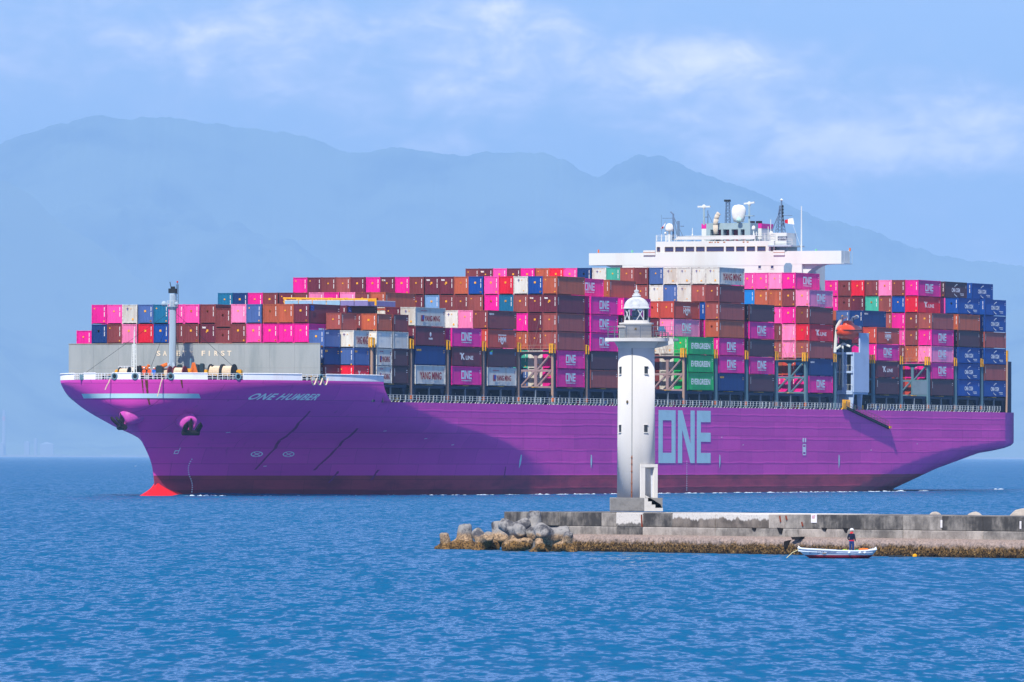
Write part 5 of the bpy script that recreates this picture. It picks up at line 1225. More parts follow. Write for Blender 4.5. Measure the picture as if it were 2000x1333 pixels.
# cargo that only fills the inside of the blocks
HGT = {'-2': lambda c: 3 if 2 <= c <= 15 else 2, '-1': lambda c: 4 if c >= 2 else 3, '0': lambda c: 4 if c in (0, 1) else 4, '1': lambda c: 3, '2': lambda c: 4, '4': lambda c: 6, '5': lambda c: 6 if c else 5, '6': lambda c: 6 if c else 5, '8': lambda c: 5 if c else 3,
       '9': lambda c: 7, '10': lambda c: 5, '12': lambda c: 7 if c else 6, '14': lambda c: 5 if c else 4, '16': lambda c: 7 if c else 5, '17': lambda c: 7 if c else 6, '18': lambda c: 7 if c else 6}
mf = MB(); keys = list('BDOAMPNCX')
for bay, fn in HGT.items():
    s = BAYS[bay][0] * PITCH_S
    for c in range(1 if bay == '-2' else 0, 17 if bay == '-2' else 18):
        for t in range(fn(c)):
            if any((bay, c, t, h) in filled for h in (None, 'f', 'a')): continue
            if bay == '-2' and c in (1, 16): continue
            if bay == '-1' and c < 2: 
                mf.sb(s + .05, s + 12.1, colw(c) - 2.43, colw(c) - .02, Z0 + 2.61 * t + .1, Z0 + 2.61 * t + 2.58, keys.index(rng.choice(keys))); continue
            zo = -.65 if bay == '0' and c >= 2 else (-.62 if bay == '-2' and c == 7 else 0)
            mf.sb(s + .05, s + 12.1, colw(c) - 2.43, colw(c) - .02, Z0 + TP * t + zo + .12, Z0 + TP * t + zo + 2.88, keys.index(rng.choice(keys)))
o = mf.build('stacked_containers', [CMAT[k][0] for k in keys]); o.location = SHIP_LOC; o.rotation_euler = (0, 0, SHIP_RZ); kind(o, 'stuff'); tag(o, 'mass of containers filling the inside of the cargo blocks', 'containers')
# flat racks with a yellow folded frame on top of the second block
FLB = pmat('flatrack_blue', '#9cc4d8', .6, dirt=.3); FLV = pmat('flatrack_violet', '#8f86b8', .6, dirt=.3)
for i in range(6):
    xa, xb = (571 + i * 27.2, 571 + (i + 1) * 27.2 - 1.5); s = -1.04 * PITCH_S + 4; wa, wb_ = w_at(xa, s), w_at(xb, s); z0 = z_at(598.5, s, wa)
    e = empty('flat_rack', W(s, (wa + wb_) / 2, z0), SHIP_RZ); h = (wb_ - wa) / 2; m = MB(); m.box((-3, -h, 0), (8, h, z_at(588.5, s, wa) - z0)); m.build('deck', FLB if i < 4 else FLV, e)
    m = MB(); m.box((-3.02, -h, (z_at(588.5, s, wa) - z0)), (8.02, h, (z_at(588.5, s, wa) - z0) + .1)); m.build('edge_rail', WHITE, e)
    tag(e, f"{'pale blue' if i < 4 else 'violet grey'} low flat rack under the yellow frame, {ORD[i]} from the left", 'flat rack', 'flat racks')
e = empty('spreader_frame', SHIP_LOC, SHIP_RZ); s = -1.04 * PITCH_S + 1.2
Pf = lambda x, y: L(s, w_at(x, s), z_at(y, s, w_at(x, s)))
m = MB(); m.tube(Pf(553, 583), Pf(735, 585.5), .14, 6); m.tube(Pf(600, 587.5), Pf(734, 588), .12, 6); m.build('top_beam', YEL, e)
m = MB(); m.tube(Pf(733.5, 583), Pf(733.5, 597), .16, 6); m.build('end_post', YEL, e)
for x in (554, 584, 614.5, 645.5, 675):
    m = MB()
    for dx in ((8,) if x == 554 else (-8,) if x == 675 else (-8, 8)): m.tube(Pf(x + (1 if dx > 0 else -1), 583), Pf(x + dx, 596), .2, 6); m.tube(Pf(x, 588), Pf(x + dx * .5, 597), .12, 6)
    m.build('brace', YEL, e)
tag(e, 'yellow folded lifting frame lying on top of the forward containers', 'lifting frame')

# ------------------------------------------------------------------ harbour breakwater
PA = Vector((-0.6, 562.0, 0)); PU = Vector((0.594, -0.804, 0)).normalized(); PN = Vector((-PU.y * -1, PU.x * -1, 0)); PN = Vector((PU.y, -PU.x, 0)).normalized()
if PN.dot(Vector((0, -1, 0))) < 0: PN = -PN      # PN points out of the wall, towards the viewer
PIER_RZ = math.atan2(PU.y, PU.x)
pier = empty('harbour_breakwater', PA, PIER_RZ)
tag(pier, 'stained grey concrete breakwater wall with an encrusted foot, carrying the lighthouse', 'breakwater')
def u_at(x, back=0.0):
    q = (x - 1000) / FPX; A = PA - PN * back; return (q * A.y - A.x) / (PU.x - q * PU.y)
def PL(u, out, z): return Vector((u, -out, z))    # local: u along the wall, out towards the viewer
def concrete(name, pale, dark, amt, wash=None, seed=0.0, lo=.36, hi=.62):
    m = bpy.data.materials.new(name); m.use_nodes = True; t = NT(m.node_tree)
    out = t.n('ShaderNodeOutputMaterial'); b = t.n('ShaderNodeBsdfPrincipled'); t.l(b.outputs[0], out.inputs[0]); b.inputs['Roughness'].default_value = .95; b.inputs['Specular IOR Level'].default_value = .15; b.inputs['Diffuse Roughness'].default_value = 1.0
    tc = t.n('ShaderNodeTexCoord')
    def nz(sc, scale, det=8.0, rg=.65):
        mp = t.n('ShaderNodeMapping'); t.l(tc.outputs['Object'], mp.inputs[0]); mp.inputs['Scale'].default_value = sc; mp.inputs['Location'].default_value = (seed, seed, seed)
        n = t.n('ShaderNodeTexNoise', i_Scale=scale, i_Detail=det, i_Roughness=rg); t.l(mp.outputs[0], n.inputs['Vector']); return n.outputs[0]
    big = nz((1, 1, 1), .7); run_ = nz((1.7, 1.7, .3), 1.0, 7.0); gr = nz((1, 1, 1), 9.0, 5.0)
    f = t.math('ADD', t.math('MULTIPLY', big, .65), t.math('MULTIPLY', run_, .35))
    c = t.mix(t.math('MULTIPLY', t.ramp(f, lo, hi), amt), hx(pale), hx(dark))
    c = t.mix(t.math('MULTIPLY', t.ramp(gr, .5, .72), .35), c, hx('#2e2c2b'))
    if wash:                                       # flaking lime wash along the upper edge
        sp = t.n('ShaderNodeSeparateXYZ'); t.l(tc.outputs['Object'], sp.inputs[0])
        e = t.math('ADD', sp.outputs[2], t.math('MULTIPLY', t.math('SUBTRACT', run_, .5), .9))
        c = t.mix(t.math('MULTIPLY', t.ramp(e, wash - .06, wash + .06), t.ramp(gr, .80, .5)), c, hx('#cfcac3'))
    t.l(c, b.inputs['Base Color'])
    bp = t.n('ShaderNodeBump', i_Strength=.6, i_Distance=.05); t.l(t.math('ADD', big, t.math('MULTIPLY', gr, .3)), bp.inputs['Height']); t.l(bp.outputs[0], b.inputs['Normal'])
    return m
CONC = [concrete('concrete_dark', '#98928a', '#3c3b3b', .95, seed=1.0, lo=.32, hi=.58), concrete('concrete_mid', '#aaa39a', '#5a5652', .85, seed=4.0), concrete('concrete_washed', '#8d8379', '#4a4440', .8, wash=2.08, seed=9.0),
        concrete('concrete_pale', '#b5aca2', '#6a625c', .7, seed=13.0), concrete('concrete_patched', '#8d8882', '#353434', .9, wash=1.75, seed=17.0)]
ZTOP, ZJ, ZF = 2.40, 1.55, 1.02
wall_px = [985, 1092, 1175, 1204, 1256, 1314, 1398, 1502, 1534, 1588, 1688, 1764, 1840, 1920, 1994, 2080, 2200, 2330]
wall_mt = [0, 0, 1, 4, 0, 2, 2, 3, 1, 0, 0, 1, 0, 0, 0, 0, 1]
for i, (a, b) in enumerate(zip(wall_px, wall_px[1:])):
    u0, u1 = u_at(a, .9), u_at(b, .9); m = MB(); o_ = rng.uniform(-.02, .02)
    m.box(tuple(PL(u0 + .012, -.9 + o_, ZJ)), tuple(PL(u1 - .012, -9.5, ZTOP + rng.uniform(-.012, .012))))
    ob = m.build('wall_block', CONC[wall_mt[i]], pier)
    bv = ob.modifiers.new('bevel', 'BEVEL'); bv.width = .035; bv.segments = 2
foot_px = [1092, 1204, 1256, 1398, 1560, 1640, 1764, 1920, 2080, 2330]
for i, (a, b) in enumerate(zip(foot_px, foot_px[1:])):
    u0, u1 = u_at(a, .72), u_at(b, .72); m = MB(); m.box(tuple(PL(u0 + .012, -.70 + rng.uniform(-.03, .03), ZF - .5)), tuple(PL(u1 - .012, -4.0, ZJ - .012)))
    ob = m.build('footing_block', CONC[(1, 0, 3, 1, 3, 1, 3, 1, 0)[i]], pier); bv = ob.modifiers.new('bevel', 'BEVEL'); bv.width = .06; bv.segments = 2
m = MB(); m.box(tuple(PL(u_at(985, 1.0), -1.0, -.5)), tuple(PL(u_at(1093, 1.0), -4.0, ZJ - .01))); m.build('footing_block', CONC[0], pier)
# dark patches painting the shade in breaks of the footing; the crumbled section
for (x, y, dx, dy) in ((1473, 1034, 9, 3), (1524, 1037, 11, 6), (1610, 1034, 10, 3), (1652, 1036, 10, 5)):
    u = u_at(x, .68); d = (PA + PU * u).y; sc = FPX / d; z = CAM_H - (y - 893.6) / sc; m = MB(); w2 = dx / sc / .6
    m.prism([PL(u - w2 / 2, -.66, z + dy / sc), PL(u + w2 / 2, -.66, z + dy / sc * .8), PL(u + w2 * .3, -.66, z - dy / sc), PL(u - w2 * .1, -.66, z - dy / sc * .7)], (0, .05, 0)); m.build('chip_shade_patch', pmat('hole_shadow', '#1c1a1a', 1.0), pier)
RUSTW = pmat('rust_bar', '#8a3f28', .95, dirt=.5, scale=4)
for (x, ya, yb) in ((1524, 1008, 1020), (1536, 1008, 1016), (1567, 1020, 1028), (1533, 1038, 1044), (1545, 1037, 1043), (1254, 1006, 1048)):
    u = u_at(x, .88); sc = FPX / (PA + PU * u).y; m = MB(); m.tube(PL(u, -.86, CAM_H - (ya - 893.4) / sc), PL(u + .1, -.86, CAM_H - (yb - 893.4) / sc), .05, 6); m.build('rusty_bar', RUSTW, pier)
PWHT = pmat('paint_stripe_white', '#e6e2e2', .8, dirt=.3, scale=6)
for (x, ya, yb) in ((1839.5, 1016, 1031), (1994, 1018, 1033)):
    u = u_at(x, .88); sc = FPX / (PA + PU * u).y; m = MB(); m.box(tuple(PL(u - .07, -.86, CAM_H - (yb - 894) / sc)), tuple(PL(u + .07, -.9, CAM_H - (ya - 894) / sc))); m.build('paint_stripe', PWHT, pier)
u = u_at(1590, .88); sc = FPX / (PA + PU * u).y; m = MB(); m.box(tuple(PL(u - .25, -.865, CAM_H - (1022 - 894) / sc)), tuple(PL(u + .28, -.9, CAM_H - (1005 - 894) / sc))); m.build('paint_panel', PWHT, pier)
m = MB(); add_text(m, '87', lambda a, b: PL(u - .12 + a, -.855, CAM_H - (1014 - 894) / sc + b), .3, .2, thick=.02); m.build('paint_number', pmat('faded_pink', '#c86a8a', .9), pier, recalc=False)
# sandy bench and the barnacle crust below it
def crust_mat():
    m = bpy.data.materials.new('tidal_crust'); m.use_nodes = True; t = NT(m.node_tree)
    out = t.n('ShaderNodeOutputMaterial'); b = t.n('ShaderNodeBsdfPrincipled'); t.l(b.outputs[0], out.inputs[0]); b.inputs['Roughness'].default_value = .9; b.inputs['Specular IOR Level'].default_value = .2
    g = t.n('ShaderNodeNewGeometry'); sp = t.n('ShaderNodeSeparateXYZ'); t.l(g.outputs['Position'], sp.inputs[0])
    def nz(scale, det=6.0, rg=.7):
        n = t.n('ShaderNodeTexNoise', i_Scale=scale, i_Detail=det, i_Roughness=rg); t.l(g.outputs['Position'], n.inputs['Vector']); return n.outputs[0]
    vo = t.n('ShaderNodeTexVoronoi', i_Scale=6.0); t.l(g.outputs['Position'], vo.inputs['Vector'])
    a, bb = nz(2.2), nz(8.0)
    e = t.math('ADD', sp.outputs[2], t.math('MULTIPLY', t.math('SUBTRACT', a, .5), .9))
    sand = t.mix(t.ramp(bb, .4, .65), hx('#a8958a'), hx('#84766c'))
    oys = t.mix(t.ramp(bb, .40, .58), hx('#86693e'), hx('#20170f'))
    oys = t.mix(t.math('MULTIPLY', t.ramp(vo.outputs['Distance'], .30, .1), t.ramp(a, .45, .6)), oys, hx('#b89a5c'))
    c = t.mix(t.ramp(e, .45, .80), oys, sand)
    c = t.mix(t.ramp(e, .22, -.05), c, hx('#241a12'))
    t.l(c, b.inputs['Base Color'])
    bp = t.n('ShaderNodeBump', i_Strength=.9, i_Distance=.06); t.l(t.math('ADD', bb, t.math('MULTIPLY', vo.outputs['Distance'], .5)), bp.inputs['Height']); t.l(bp.outputs[0], b.inputs['Normal'])
    return m
CRUST = crust_mat()
def make_bench():
    u0, u1 = u_at(1112), u_at(2330); n = 560; prof = [(-.72, 1.06), (-.5, 1.03), (-.3, .98), (-.12, .90), (-.02, .75), (.05, .55), (.1, .38), (.14, .2), (.16, .05), (.18, -.15), (.2, -.6)]
    m = MB()
    for i in range(n + 1):
        u = u0 + (u1 - u0) * i / n
        for j, (o_, z) in enumerate(prof):
            p = Vector((u * 1.3, z * 1.6, o_ * 2)); a = noise.fractal(p, 1.0, 2.0, 4) * .11 + noise.noise(p * 5.3) * .075
            k = min(1, j / 3); m.v.append(tuple(PL(u, o_ + a * k + noise.noise(Vector((u * .35, 3, 1))) * .12 * k, z + (noise.noise(p * 3.1) * .07 if 0 < j < 9 else 0))))
    k = len(prof)
    for i in range(n):
        for j in range(k - 1):
            a = i * k + j; m.f.append((a, a + k, a + k + 1, a + 1)); m.m.append(0)
    m.f.append(tuple(range(k))); m.m.append(0)
    m.build('encrusted_bench', CRUST, pier, recalc=False)
make_bench()
# oyster and mussel clumps standing proud of the crust
m = MB()
for i in range(2600):
    u = rng.uniform(u_at(1114), u_at(2100)); z = rng.triangular(-.02, .7, .2); o_ = .17 - max(0, z - .3) * .25 + rng.uniform(-.02, .06); r = rng.uniform(.03, .085)
    c = PL(u, o_, z); vs = [c + Vector((rng.uniform(-1, 1), rng.uniform(-1, .4), rng.uniform(-1, 1))) * r for _ in range(4)]
    i0 = len(m.v); m.v += [tuple(v) for v in vs]; m.f += [(i0, i0 + 1, i0 + 2), (i0, i0 + 2, i0 + 3), (i0, i0 + 3, i0 + 1), (i0 + 1, i0 + 3, i0 + 2)]; m.m += [0] * 4
kind(m.build('barnacles', CRUST, pier, recalc=False), 'stuff')
# gap in the bench: its shade put in as near-black wedges
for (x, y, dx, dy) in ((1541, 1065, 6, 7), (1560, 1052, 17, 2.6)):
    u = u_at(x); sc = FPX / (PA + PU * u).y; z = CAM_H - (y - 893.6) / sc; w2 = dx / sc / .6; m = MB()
    m.prism([PL(u - w2 / 2, .24, z + dy / sc), PL(u + w2 / 2, .10, z + dy / sc * 1.4), PL(u + w2 * .35, .2, z - dy / sc * .6), PL(u - w2 * .2, .32, z - dy / sc)], (0, .3, 0)); m.build('crevice_shade_wedge', pmat('hole_shadow', '#1c1a1a', 1.0), pier)
# boulders on the far side
BOUL = concrete('armour_stone', '#c2b8aa', '#8a8074', .6, seed=3.3)
for (x, y, r, lb) in ((1824, 1003, .35, 'smallest low pale armour stone peeping over the wall'), (1896, 1003.5, .5, 'rounded pale armour stone over the wall between the smallest and largest'), (1994, 1000, .75, 'large round pale armour stone over the wall at the right edge')):
    u = u_at(x, 10); p = PA + PU * u - PN * 10.2; m = MB(); bm = bmesh.new(); bmesh.ops.create_icosphere(bm, subdivisions=3, radius=r * 1.3)
    for v in bm.verts: v.co *= 1 + noise.noise(v.co * 1.7 + Vector((x, 0, 0))) * .25
    me = bpy.data.meshes.new('boulder'); bm.to_mesh(me); bm.free()
    for q in me.polygons: q.use_smooth = True
    o = link('armour_stone', me, BOUL); o.location = (p.x, p.y, CAM_H - (y - 894) / (FPX / p.y) - r * 1.12); tag(o, lb, 'stone', 'armour stones behind the wall')

# ------------------------------------------------------------------ concrete tetrapods at the head of the breakwater
def tet_mat():
    m = bpy.data.materials.new('tetrapod_concrete'); m.use_nodes = True; t = NT(m.node_tree)
    out = t.n('ShaderNodeOutputMaterial'); b = t.n('ShaderNodeBsdfPrincipled'); t.l(b.outputs[0], out.inputs[0]); b.inputs['Roughness'].default_value = .9; b.inputs['Specular IOR Level'].default_value = .2
    g = t.n('ShaderNodeNewGeometry'); sp = t.n('ShaderNodeSeparateXYZ'); t.l(g.outputs['Position'], sp.inputs[0])
    def nz(scale, det=6.0, rg=.7):
        n = t.n('ShaderNodeTexNoise', i_Scale=scale, i_Detail=det, i_Roughness=rg); t.l(g.outputs['Position'], n.inputs['Vector']); return n.outputs[0]
    a, bb = nz(1.3), nz(9.0)
    e = t.math('ADD', sp.outputs[2], t.math('MULTIPLY', t.math('SUBTRACT', a, .5), 1.1))
    con = t.mix(t.ramp(a, .45, .62), hx('#989590'), hx('#4c4c50'))
    con = t.mix(t.math('MULTIPLY', t.ramp(bb, .55, .7), .5), con, hx('#b4aea6'))
    mid = t.mix(t.ramp(bb, .4, .62), hx('#b79a78'), hx('#6d5a46'))
    oys = t.mix(t.ramp(bb, .42, .6), hx('#8a6a3c'), hx('#1e1610'))
    c = t.mix(t.ramp(e, .42, .6), oys, mid); c = t.mix(t.ramp(e, .85, 1.15), c, con)
    t.l(c, b.inputs['Base Color'])
    bp = t.n('ShaderNodeBump', i_Strength=.8, i_Distance=.05); t.l(bb, bp.inputs['Height']); t.l(bp.outputs[0], b.inputs['Normal'])
    return m
TETM = tet_mat()
def tetra_mesh():
    dirs = [Vector((0, 0, 1)), Vector((.943, 0, -.333)), Vector((-.471, .816, -.333)), Vector((-.471, -.816, -.333))]; me_ = []
    m = MB()
    for d in dirs:
        m.tube(d * -.1, d * .7, .60, 20, .50); m.tube(d * .7, d * 1.26, .50, 20, .44); m.tube(d * 1.26, d * 1.34, .44, 20, .34)
    me = m.mesh('tetra'); o = bpy.data.objects.new('tetra', me); col.objects.link(o)
    r = o.modifiers.new('r', 'REMESH'); r.mode = 'VOXEL'; r.voxel_size = .07; r.use_smooth_shade = True
    s = o.modifiers.new('s', 'SMOOTH'); s.iterations = 6; s.factor = .6
    return evaluated(o, 'tetrapod')
TETME = tetra_mesh(); TETME.materials.append(TETM)
def tetrapod(x, y, d, rot, sc, label):
    p = at(x, y, d); o = link('tetrapod', TETME.copy()); o.location = p; o.rotation_euler = tuple(R(a) for a in rot); o.scale = (sc,) * 3
    sd = rng.uniform(0, 50)
    for v in o.data.vertices:
        n = noise.fractal(v.co * 1.8 + Vector((sd, 0, 0)), 1.0, 2.0, 4); v.co *= 1 + n * .06
    tag(o, label, 'tetrapod', 'tetrapods at the pier head'); return o
tetrapod(872, 1068, 566, (8, -12, 20), .66, 'lone truncated tetrapod leg standing apart at the seaward tip')
tetrapod(908, 1064, 567, (0, 2, 50), .97, 'upright weathered tetrapod with a round flat top near the seaward tip')
tetrapod(946, 1060, 562, (65, 10, 15), .80, 'low lumpy tetrapod lying between the upright one and the dark pile')
tetrapod(975, 1049, 563, (100, 30, 70), .74, 'pale tetrapod tilted behind the lumpy one, its stub in the air')
tetrapod(1012, 1064, 556, (100, 0, -60), .80, 'barnacled tetrapod at the waterline with a rounded tan stub')
tetrapod(1043, 1037, 557.5, (0, 3, 15), .93, 'upright pale grey tetrapod leg standing against the dark wall')
tetrapod(1008, 1037, 556.5, (92, 88, 20), .84, 'dark stained tetrapod lying across the top of the pile')
tetrapod(1073, 1050, 553.5, (184, 6, 4), 1.0, 'big tetrapod with spread upturned legs like a saddle before the wall')
tetrapod(1107, 1064, 551.5, (15, -25, 80), .62, 'rounded encrusted tetrapod stub beside the start of the bench')
tetrapod(1055, 1073, 551, (70, 30, 0), .55, 'small encrusted tetrapod foot awash in the shadow of the saddle')

# ------------------------------------------------------------------ lighthouse
LD = 556.0; LX = (1243 - 1000) / FPX * LD; LSC = FPX / LD
def LZ(y): return CAM_H - (y - 892.9) / LSC
LW = pmat('lighthouse_white', '#dcd9d2', .75, dirt=.3, dirtcol='#a9a49a', scale=.8, bump=.25, streak=True)
LG = pmat('lighthouse_plinth', '#8f8d89', .95, dirt=.5, dirtcol='#5f5d5a', scale=2.5, bump=.5)
LS = pmat('lighthouse_steps', '#cfccc5', .9, dirt=.3, scale=2.0, bump=.3)
LDOME = pmat('lighthouse_dome', '#cfd2d2', .45, dirt=.6, dirtcol='#8f979c', scale=2.2, bump=.2)
DKM = pmat('railing_steel', '#7c848c', .5, metal=.4, dirt=.3, scale=4)
lh = empty('lighthouse', (LX, LD, 0)); tag(lh, 'white round lighthouse with glazed lantern and domed cap on the breakwater', 'lighthouse')
rb, rt = 37.3 / LSC, 35.6 / LSC; zb, ztw = LZ(972.5), LZ(681)
m = MB(); m.lathe([(rb, zb), (rb - (rb - rt) * .5, (zb + ztw) / 2), (rt, ztw)], n=64); m.build('tower', LW, lh, smooth=False)
for p in bpy.data.objects['tower'].data.polygons: p.use_smooth = len(p.vertices) == 4
m = MB(); m.lathe([(rt, ztw), (43 / LSC, LZ(668)), (43 / LSC, LZ(667.5))], n=64); m.build('gallery_corbel', LW, lh)
m = MB(); m.lathe([(61 / LSC, LZ(667.5)), (61.5 / LSC, LZ(661)), (30 / LSC, LZ(660.5))], n=64); m.build('gallery_slab', LW, lh)
# bracket platform on the right for the solar panel
xb0, xb1 = 20 / LSC, 72 / LSC
m = MB(); m.prism([(xb0, -.2, LZ(681)), (34 / LSC, -.2, LZ(681)), (xb1, -.2, LZ(672)), (xb1, -.2, LZ(660.8)), (xb0, -.2, LZ(660.8))], (0, 1.5, 0)); m.build('side_bracket', LW, lh)
m = MB(); m.box((xb1, .1, LZ(667)), (xb1 + 11 / LSC, .7, LZ(661.5))); m.build('light_box', GREYP, lh)
m = MB(); m.lathe([(29.5 / LSC, LZ(660.6)), (29.5 / LSC, LZ(634.5)), (31 / LSC, LZ(634))], n=48); o = m.build('watch_room', LW, lh)
for p in o.data.polygons: p.use_smooth = len(p.vertices) == 4
m = MB(); m.lathe([(33.5 / LSC, LZ(634.2)), (34 / LSC, LZ(631)), (25 / LSC, LZ(630.3))], n=48); m.build('watch_room_roof', LW, lh)
m = MB(); m.box((-34 / LSC, -.55, LZ(660.4)), (-20 / LSC, .2, LZ(640))); m.build('porch', LW, lh); m = MB(); m.box((-33.5 / LSC, -.58, LZ(660)), (-23 / LSC, -.552, LZ(641.5))); m.build('porch_door', pmat('door_grey', '#8a9298', .7), lh)
m = MB(); m.box((-36.5 / LSC, -.65, LZ(640)), (-18 / LSC, .25, LZ(636.5))); m.build('porch_roof', LW, lh)
m = MB(); m.lathe([(24.5 / LSC, LZ(630.4)), (24 / LSC, LZ(626))], n=32); m.build('lantern_sill', LW, lh)
GL = bpy.data.materials.new('lantern_glass'); GL.use_nodes = True; t = NT(GL.node_tree)
_o = t.n('ShaderNodeOutputMaterial'); _m = t.n('ShaderNodeMixShader'); _t = t.n('ShaderNodeBsdfTransparent'); _t.inputs[0].default_value = (.82, .9, .95, 1); _g = t.n('ShaderNodeBsdfGlossy'); _g.inputs['Roughness'].default_value = .05
_f = t.n('ShaderNodeFresnel'); _f.inputs[0].default_value = 1.45; t.l(_f.outputs[0], _m.inputs[0]); t.l(_t.outputs[0], _m.inputs[1]); t.l(_g.outputs[0], _m.inputs[2]); t.l(_m.outputs[0], _o.inputs[0])
NP = 10; rl = 23.3 / LSC; zl0, zl1 = LZ(626), LZ(602.5)
for k in range(NP):
    a0, a1 = 2 * math.pi * (k + .5) / NP, 2 * math.pi * (k + 1.5) / NP
    A = [Vector((rl * math.cos(a), rl * math.sin(a), 0)) for a in (a0, a1)]
    m = MB(); m.poly([A[0] + Vector((0, 0, zl0)), A[1] + Vector((0, 0, zl0)), A[1] + Vector((0, 0, zl1)), A[0] + Vector((0, 0, zl1))]); m.build('pane', GL, lh, recalc=False)
    m = MB(); m.tube(A[0] * 1.01 + Vector((0, 0, zl0)), A[1 if k % 2 else 0].lerp(A[0], .0) * 1.01 + Vector((0, 0, zl1)), .028, 6)
    if k % 2: m.tube(A[0] * 1.01 + Vector((0, 0, zl1)), A[1] * 1.01 + Vector((0, 0, zl0)), .03, 6)
    m.build('glazing_bar', LDOME, lh)
m = MB(); m.lathe([(.2, zl0), (.2, zl0 + .2), (.28, zl0 + .25), (.3, zl0 + .55), (.2, zl0 + .6)], n=20); m.build('lamp', pmat('lamp_steel', '#6f8a9c', .3, metal=.5), lh, smooth=False)
rd = 24.5 / LSC; z0 = LZ(602.8); h = LZ(580) - z0
m = MB(); m.lathe([(rd * 1.06, z0 - .04), (rd * 1.06, z0 + .03), (rd, z0 + .05)] + [(rd * math.cos(a), z0 + .05 + (h - .05) * math.sin(a)) for a in [math.pi / 2 * i / 10 for i in range(1, 10)]] + [(.12, z0 + h)], n=40)
o = m.build('dome', LDOME, lh); 
for p in o.data.polygons: p.use_smooth = len(p.vertices) == 4
m = MB(); m.lathe([(7.5 / LSC, LZ(581)), (8.5 / LSC, LZ(579)), (8.5 / LSC, LZ(577)), (5.5 / LSC, LZ(576)), (6.5 / LSC, LZ(574)), (3 / LSC, LZ(572.5)), (4.6 / LSC, LZ(570)), (4.2 / LSC, LZ(567.5)), (1 / LSC, LZ(565.8)), (.6 / LSC, LZ(557))], n=20); m.build('finial', LDOME, lh, smooth=True)
# windows: slits let into the wall
for x, y0, y1, w2 in ((1212, 717, 731, 3.2), (1261.4, 716.5, 730.5, 6.6), (1211.6, 830.5, 844.5, 3.2), (1261, 830.5, 844.5, 6.6)):
    dx = (x - 1243) / LSC; rr = rb + (rt - rb) * ((LZ((y0 + y1) / 2) - zb) / (ztw - zb)); an = math.asin(max(-.98, min(.98, dx / rr))); c = Vector((math.sin(an), -math.cos(an), 0)); tn = Vector((math.cos(an), math.sin(an), 0)); hw = 3.6 / LSC
    m = MB(); P = [c * (rr - .01) + tn * sg * hw for sg in (-1, 1)]
    m.prism([P[0] + Vector((0, 0, LZ(y1))), P[1] + Vector((0, 0, LZ(y1))), P[1] + Vector((0, 0, LZ(y0))), P[0] + Vector((0, 0, LZ(y0)))], c * .035); m.build('window', pmat('window_dark', '#3c4246', .5), lh)
    m = MB()
    for (ya, yb2) in ((y0 - 1.2, y0), (y1, y1 + 1.4)): Q = [c * (rr - .02) + tn * sg * (hw + .03) for sg in (-1, 1)]; m.prism([Q[0] + Vector((0, 0, LZ(yb2))), Q[1] + Vector((0, 0, LZ(yb2))), Q[1] + Vector((0, 0, LZ(ya))), Q[0] + Vector((0, 0, LZ(ya)))], c * .09)
    m.build('window_sill', LW, lh)
an = math.asin((1234 - 1243) / LSC / rb); c = Vector((math.sin(an), -math.cos(an), 0))
m = MB(); m.tube(c * (rt + .03) + Vector((0, 0, LZ(890))), c * (rt + .03) + Vector((0, 0, LZ(681))), .028, 6); m.build('conduit', pmat('conduit_grey', '#8b8f8e', .6), lh)
m = MB(); m.tube(c * (rb + .03) + Vector((0, 0, LZ(972))), c * (rt + .035) + Vector((0, 0, LZ(890))), .035, 6)
for y in (895, 907, 922, 945, 962): m.tube(c * (rb + .03) + Vector((0, 0, LZ(y))), c * (rb + .03) + Vector((0, 0, LZ(y - 1.5))), .055, 6)
m.build('rusted_conduit', pmat('rust_conduit', '#9a5a3a', .9), lh)
for (x, y) in ((1225, 787.5), (1241, 646)):
    dx = (x - 1243) / LSC; r_ = rt + .02 if y > 700 else 29.6 / LSC; m = MB(); yy = -math.sqrt(max(0, r_ * r_ - dx * dx)); m.lathe([(.07, 0), (.07, .08), (.03, .16)], (dx, yy - .04, LZ(y)), 8); m.build('wall_lamp', pmat('lamp_brass', '#6a5a3c', .5), lh)
# gallery railing
m = MB(); NR = 26
for k in range(NR):
    a0, a1 = 2 * math.pi * k / NR, 2 * math.pi * (k + 1) / NR; P = lambda a, z: Vector((57 / LSC * math.cos(a), 57 / LSC * math.sin(a), z))
    if k % 2 == 0: m.tube(P(a0, LZ(661)), P(a0, LZ(638)), .02, 5)
    for y in (638.5, 646, 653.5): m.tube(P(a0, LZ(y)), P(a1, LZ(y)), .014, 4)
m.build('gallery_railing', DKM, lh)
m = MB()
for y in (638.5, 646.5, 654): m.tube((52 / LSC, -.25, LZ(y)), (xb1 + 8 / LSC, -.25, LZ(y)), .014, 4)
for x in (60, 70, 79): m.tube((x / LSC, -.25, LZ(661)), (x / LSC, -.25, LZ(638)), .016, 4)
m.build('side_railing', DKM, lh)
m = MB(); m.prism([(42 / LSC, -.45, LZ(648)), (57 / LSC, -.45, LZ(649)), (54 / LSC, .5, LZ(637.5)), (44 / LSC, .5, LZ(638.5))], (0, 0, .03)); m.build('solar_panel', pmat('solar_blue', '#3c6486', .25, dirt=.1, spec=.6), lh)
m = MB(); m.box((36 / LSC, -.4, LZ(651.5)), (63 / LSC, .3, LZ(649.5)))
for x in (38, 50, 61): m.box((x / LSC, -.35, LZ(661)), ((x + 1.6) / LSC, -.3, LZ(651)))
m.build('panel_stand', DKM, lh)
